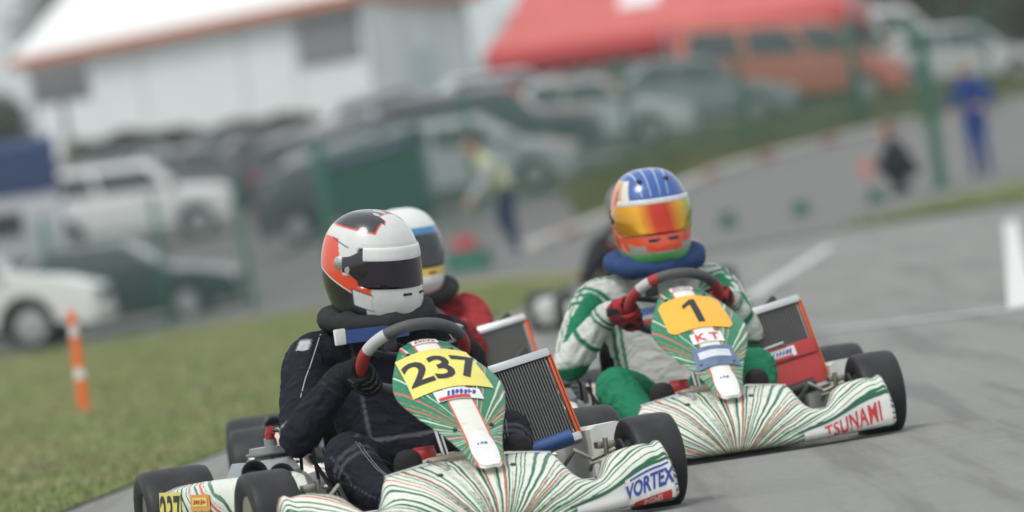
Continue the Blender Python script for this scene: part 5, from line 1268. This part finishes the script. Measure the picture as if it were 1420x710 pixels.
# three low green barrier feet on the pit road
for i, (px, py, lb) in enumerate([(1010, 316, 'low green barrier foot on the pit road behind the kart number 1 driver'), (1112, 300, 'low green barrier foot midway between two others on the pit road'), (1216, 283, 'low green barrier foot beside the crouching person')]):
    p = ground(px, py); root = empty('barrier_foot', p, 0, lb, 'barrier', 'green barrier feet on the pit road'); BG = mat('barrier_green', (.02, .10, .07), .6)
    b = MB(); V = []
    for z, wx, wy in ((0, .12, .10), (.04, .12, .10), (.13, .08, .07), (.20, .075, .06)): V.append([Vector((sx * wx, sy * wy, z)) for sx, sy in ((-1, -1), (1, -1), (1, 1), (-1, 1))])
    b.grid(V, closeu=True); b.f += [(0, 1, 2, 3), (12, 13, 14, 15)]; o = b.build('base', BG, root, smooth_angle=0)
    b = MB(); b.tube([(0, 0, .19), (0, 0, .42)], .012, 8); b.build('stake', mat('stake_grey', (.3, .3, .3), .5), root)
    align(root, p, R(20))

# ------------------------------------------------------------------ people beyond the track
def standing(label, p, yaw, J, paintfn, acc=None):
    root = empty('person', p, yaw, label, 'person', None)
    L = [('torso', [J['hip'], J['waist'], J['chest'], J['neck']], [(.165, .12), (.15, .115), (.185, .125), (.085, .07)])]
    hd = Vector(J['head']); nk = Vector(J['neck']); L.append(('neck', [nk, nk.lerp(hd, .6)], [.06, .056]))
    L.append(('head', [hd + Vector((.01, 0, -.075)), hd + Vector((.0, 0, .0)), hd + Vector((-.01, 0, .06))], [(.058, .066), (.075, .09), (.068, .082)]))
    L.append(('head', [hd + Vector((.075, 0, .02)), hd + Vector((.10, 0, -.015))], [.012, .016]))
    for i, s in ((0, -1), (1, 1)):
        L.append(('head', [hd + Vector((-.005, s * .072, .01)), hd + Vector((-.01, s * .08, -.02))], [.014, .014]))
        ch = Vector(J['chest']); sh = ch + Vector(J.get('shoff', (0, 0, .06))) + Vector((0, s * .19, 0)); el, ha = Vector(J['elbow'][i]), Vector(J['hand'][i]); L.append(('upper_arm', [sh, el], [.066, .05])); L.append(('forearm', [el, ha], [.05, .036]))
        d = (ha - el).normalized(); sd = d.cross(Vector((1, 0, 0)) if abs(d.x) < .8 else Vector((0, 0, 1))).normalized(); L.append(('hand', [ha, ha + d * .08], [(.036, .02), (.038, .018)]))
        for k, o_ in enumerate((-.03, -.01, .011, .03)): L.append(('hand', [ha + d * .08 + sd * o_, ha + d * (.13 + .012 * (k in (1, 2))) + sd * o_ * 1.1 + Vector((.012, 0, 0)), ha + d * (.155 + .014 * (k in (1, 2))) + sd * o_ + Vector((.03, 0, 0))], [.0105, .0095, .0085]))
        L.append(('hand', [ha + d * .03 + sd * -.035, ha + d * .075 + sd * -.065], [.013, .010]))
        hp = Vector(J['hip']) + Vector((0, s * .09, -.03)); kn, an = Vector(J['knee'][i]), Vector(J['ankle'][i]); L.append(('thigh', [hp, kn], [.098, .068])); L.append(('shin', [kn, kn.lerp(an, .3) + Vector((-.015, 0, 0)), an], [.066, .062, .045])); L.append(('shoe', [an + Vector((-.04, 0, -.045)), an + Vector((.06, 0, -.05)), an + Vector((.16, 0, -.055))], [(.042, .042), (.045, .038), (.038, .032)]))
    make_body('body', root, L, paintfn, attr_mat('work_cloth', .85, cloth=True), voxel=.011, wrinkle=.006, nowr=('hand', 'head', 'shoe', 'neck'))
    b = MB(); P = []
    for i in range(15):
        th = math.pi * .56 * i / 14; row = []
        for j in range(24): ph = 2 * math.pi * j / 24; fr = 1 - .28 * max(0, math.cos(ph)) * (i / 14) ; row.append(hd + Vector((-.012 + .096 * math.sin(th) * math.cos(ph) * fr, .083 * math.sin(th) * math.sin(ph), .035 + .085 * math.cos(th) * (1 if math.cos(th) > 0 else 1.6))))
        P.append(row)
    b.grid(P, closeu=True); b.build('hair', J['hair'], root, smooth_angle=80)
    for s in (-1, 1): b = MB(); b.ell(hd + Vector((.083, s * .030, .012)), (.008, .013, .006), 8); b.build('eye', INK, root)
    b = MB(); b.box(hd + Vector((.083, 0, -.058)), (.008, .045, .008), bev=.003); b.build('mouth', mat('lip', (.30, .10, .08), .6), root)
    if acc: acc(root)
    return root
SKIN = (.50, .27, .19); HAIRD = mat('dark_hair', (.03, .022, .018), .7); HAIRF = mat('grey_cap', (.12, .12, .13), .8)
def vest_paint(nm, t, a, P):
    c = np.tile(np.array((.05, .055, .06)), (len(t), 1))
    if nm in ('head', 'hand', 'neck'): c[:] = SKIN
    elif nm == 'torso': c[:] = (.55, .60, .26); lines(c, P[:, 2] * 10, (10.6, 12.6), .25, (.7, .72, .72))
    elif nm in ('upper_arm', 'forearm'): c[:] = (.42, .43, .45)
    elif nm in ('thigh', 'shin'): c[:] = (.022, .04, .10)
    elif nm == 'shoe': c[:] = (.5, .5, .52)
    return c
def blue_paint(nm, t, a, P):
    c = np.tile(np.array((.014, .05, .24)), (len(t), 1))
    if nm in ('head', 'hand', 'neck'): c[:] = SKIN
    if nm == 'shoe': c[:] = (.05, .05, .055)
    return c
def dark_paint(nm, t, a, P):
    c = np.tile(np.array((.02, .022, .028)), (len(t), 1))
    if nm in ('head', 'hand', 'neck'): c[:] = SKIN
    return c
p = gp(712, 93)
standing('person in yellow reflective vest and navy trousers stooping by the pit road', p, R(190), dict(hip=(0, 0, .90), waist=(.04, 0, 1.04), chest=(.15, 0, 1.20), neck=(.25, 0, 1.36), head=(.33, 0, 1.49), shoff=(.03, 0, .05),
    elbow=[(.22, -.26, 1.02), (.26, .25, 1.02)], hand=[(.38, -.22, .84), (.42, .20, .84)], knee=[(.05, -.10, .48), (.0, .10, .48)], ankle=[(-.10, -.10, .085), (-.02, .12, .085)], hair=HAIRD), vest_paint).scale = (1.12, 1.3, 1.06)
p = gp(1362, 102)
standing('man in blue overalls standing with head bowed beside the bent green post', p, R(245), dict(hip=(0, 0, .92), waist=(.0, 0, 1.08), chest=(.04, 0, 1.30), neck=(.08, 0, 1.49), head=(.14, 0, 1.62),
    elbow=[(.0, -.36, 1.16), (.04, .36, 1.16)], hand=[(.22, -.27, 1.02), (.25, .22, 1.08)], knee=[(.02, -.09, .49), (.04, .10, .49)], ankle=[(-.03, -.10, .085), (-.02, .11, .085)], hair=HAIRF), blue_paint)
p = gp(1262, 98)
cr = standing('crouching person in black on the pit road reaching for a pink board', p, R(205), dict(hip=(-.05, 0, .36), waist=(.02, 0, .47), chest=(.12, 0, .64), neck=(.20, 0, .80), head=(.27, 0, .92), shoff=(.03, 0, .04),
    elbow=[(.28, -.26, .50), (.28, .26, .50)], hand=[(.46, -.12, .50), (.46, .14, .50)], knee=[(.32, -.15, .42), (.34, .15, .42)], ankle=[(.08, -.14, .085), (.12, .14, .085)], hair=HAIRD), dark_paint)
M = Matrix.Translation(p) @ Matrix.Rotation(R(205), 4, 'Z')
rb = empty('pink_board', M @ Vector((.66, .0, .0)), R(205), 'small pink board held up by the crouching person', 'board'); b = MB(); b.box((0, 0, .42), (.02, .28, .34), Matrix.Rotation(R(12), 3, 'Y'), .006); b.build('face', mat('pink_board', (.62, .26, .24), .6), rb); b = MB(); b.tube([(.0, 0, 0), (.0, 0, .30)], .012, 8); b.build('stick', MATS['stake_grey'], rb)
# things on the ground by the person in the vest
p = gp(648, 94); root = empty('kit_bag', p, R(15), 'red kit bag lying by the person in the yellow vest', 'bag'); b = MB(); b.ell((0, 0, .19), (.20, .15, .20), 20); b.box((0, 0, .10), (.36, .26, .2), bev=.06); b.build('bag_body', mat('bag_red', (.38, .05, .05), .7), root); b = MB(); b.tube([(-.12, 0, .34), (-.06, 0, .46), (.06, 0, .46), (.12, 0, .34)], .012, 8); b.build('strap', TRIM, root)
p = gp(652, 89.5); root = empty('crate', p, R(-12), 'low green plastic crate by the red kit bag', 'crate'); b = MB()
for s in (-1, 1): b.box((0, s * .17, .13), (.56, .02, .24), bev=.004); b.box((s * .27, 0, .13), (.02, .32, .24), bev=.004)
b.build('sides', mat('crate_green', (.02, .16, .10), .6), root); b = MB(); b.box((0, 0, .02), (.54, .34, .02)); b.build('base', MATS['crate_green'], root)
b = MB(); b.box((-.0, 0, .262), (.58, .37, .02), bev=.004); b.build('rim', mat('crate_blue', (.05, .09, .2), .6), root)

# ------------------------------------------------------------------ trees on the skyline
def tree(label, p, h, rad, seed):
    rnd = random.Random(seed); root = empty('tree', p, 0, label, 'tree', 'trees on the skyline')
    b = MB(); b.tube([(0, 0, -.2), (.05, 0, h * .25), (.1, .05, h * .5), (.0, .1, h * .8)], [.22, .17, .12, .04], 9)
    tips = []
    for k in range(14):
        a = rnd.uniform(0, 6.28); z = h * rnd.uniform(.28, .7); r_ = rad * rnd.uniform(.5, .95); t = Vector((math.cos(a) * r_, math.sin(a) * r_, z + h * rnd.uniform(.08, .25))); b.tube([(.05, .03, z), Vector((.05, .03, z)).lerp(t, .5) + Vector((0, 0, .15)), t], [.07, .045, .015], 6); tips.append(t)
    b.build('trunk', mat('bark', (.10, .08, .06), .9), root)
    tips += [Vector((rnd.gauss(0, rad * .35), rnd.gauss(0, rad * .35), h * rnd.uniform(.5, .95))) for _ in range(16)]
    n = 3600; V = np.zeros((n, 4, 3)); col = np.zeros((n * 4, 3))
    for i in range(n):
        t = tips[rnd.randrange(len(tips))]; s = rad * .30; c = t + Vector((rnd.gauss(0, s), rnd.gauss(0, s), rnd.gauss(0, s * .8))); a = Vector((rnd.gauss(0, 1), rnd.gauss(0, 1), rnd.gauss(0, 1))).normalized(); u = a.orthogonal().normalized(); w_ = a.cross(u); l = rnd.uniform(.10, .20)
        for k, q in enumerate((c - u * l, c + w_ * l * .5, c + u * l, c - w_ * l * .5)): V[i, k] = q
        g = rnd.random(); col[i * 4:i * 4 + 4] = np.array((.045, .065, .035)) * (1 - g) + np.array((.085, .10, .055)) * g
    me = bpy.data.meshes.new('crown'); me.from_pydata(V.reshape(-1, 3).tolist(), [], [(4 * i, 4 * i + 1, 4 * i + 2, 4 * i + 3) for i in range(n)]); o = bpy.data.objects.new('crown', me); COL.objects.link(o); o.parent = root; setpaint(o, col); me.materials.append(attr_mat('leaf', .7))
def hedge(label, p0, p1, h, dep, n, seed, tone=1.0):
    rnd = random.Random(seed); root = empty('hedge', p0, 0, label, 'hedge'); d = p1 - p0; L = d.length; V = []; col = []
    nrm = Vector((-d.y, d.x, 0)).normalized(); sp = [(rnd.random(), rnd.uniform(.75, 1.1)) for _ in range(int(L / 1.2) + 2)]
    for i in range(n):
        t = rnd.random(); top = h * (.85 + .22 * math.sin(t * 31 + seed) * math.sin(t * 13)); z = top * rnd.random() ** .7; w_ = dep * (1 - .5 * (z / h) ** 2); q = p0 + d * t; c = d * t + nrm * rnd.uniform(-w_, w_) + Vector((0, 0, tz(q.x, q.y) - p0.z + z))
        a = Vector((rnd.gauss(0, 1), rnd.gauss(0, 1), rnd.gauss(0, 1))).normalized(); u = a.orthogonal().normalized(); v = a.cross(u); l = rnd.uniform(.09, .2)
        V += [c - u * l, c + v * l * .6, c + u * l, c - v * l * .6]; g = rnd.random(); col += [np.array((.04, .055, .035)) * tone * (1 - g) + np.array((.085, .095, .06)) * tone * g] * 4
    me = bpy.data.meshes.new('foliage'); me.from_pydata([tuple(v) for v in V], [], [(4 * i, 4 * i + 1, 4 * i + 2, 4 * i + 3) for i in range(n)]); o = bpy.data.objects.new('foliage', me); COL.objects.link(o); o.parent = root; setpaint(o, np.array(col)); me.materials.append(attr_mat('leaf', .7))
    b = MB()
    for i in range(int(L / 1.2)):
        q = p0 + d * ((i + .5) * 1.2 / L); g = Vector((q.x, q.y, tz(q.x, q.y))) - p0; b.tube([g - Vector((0, 0, .1)), g + Vector((.05, 0, h * .4)), g + Vector((-.05, .05, h * .75))], [.05, .035, .01], 5)
    b.build('stems', mat('bark', (.10, .08, .06), .9), root)
hedge('low clipped hedge along the foot of the white hall', onground(100, 222), onground(640, 212), .75, .4, 6000, 3, 1.1)
hedge('tall dark hedge behind the parked white van and hatchback', onground(1240, 168), onground(1520, 166), 4.2, 1.1, 16000, 5, 1.25)
for i, (px, D, h, r_, lb) in enumerate([(1300, 205, 6.5, 2.6, 'broad dark green tree behind the white van'), (1390, 195, 7.0, 2.8, 'tall dark green tree beside the broad one on the skyline'), (1460, 190, 6.5, 2.6, 'bushy dark tree at the end of the skyline row'), (1225, 225, 6.0, 2.3, 'smaller tree half hidden by the white van'), (118, 330, 9.0, 2.2, 'lone slim tree far behind the white hall'), (-12, 205, 2.6, 1.0, 'low bush beside the end of the white hall')]):
    tree(lb, onground(px, D), h, r_, 40 + i)


# ------------------------------------------------------------------ thin moist air
m = bpy.data.materials.new('haze'); m.use_nodes = True; nt = m.node_tree; nt.nodes.clear()
vol = nt.nodes.new('ShaderNodeVolumePrincipled'); vol.inputs['Color'].default_value = (.84, .93, .95, 1); vol.inputs['Density'].default_value = .00055; vol.inputs['Anisotropy'].default_value = .2
mo = nt.nodes.new('ShaderNodeOutputMaterial'); nt.links.new(vol.outputs[0], mo.inputs['Volume'])
b = MB(); b.box((0, 720, 17.5), (1402, 1562, 38.0)); hz = b.build('haze', m, smooth_angle=0); hz['kind'] = 'stuff'
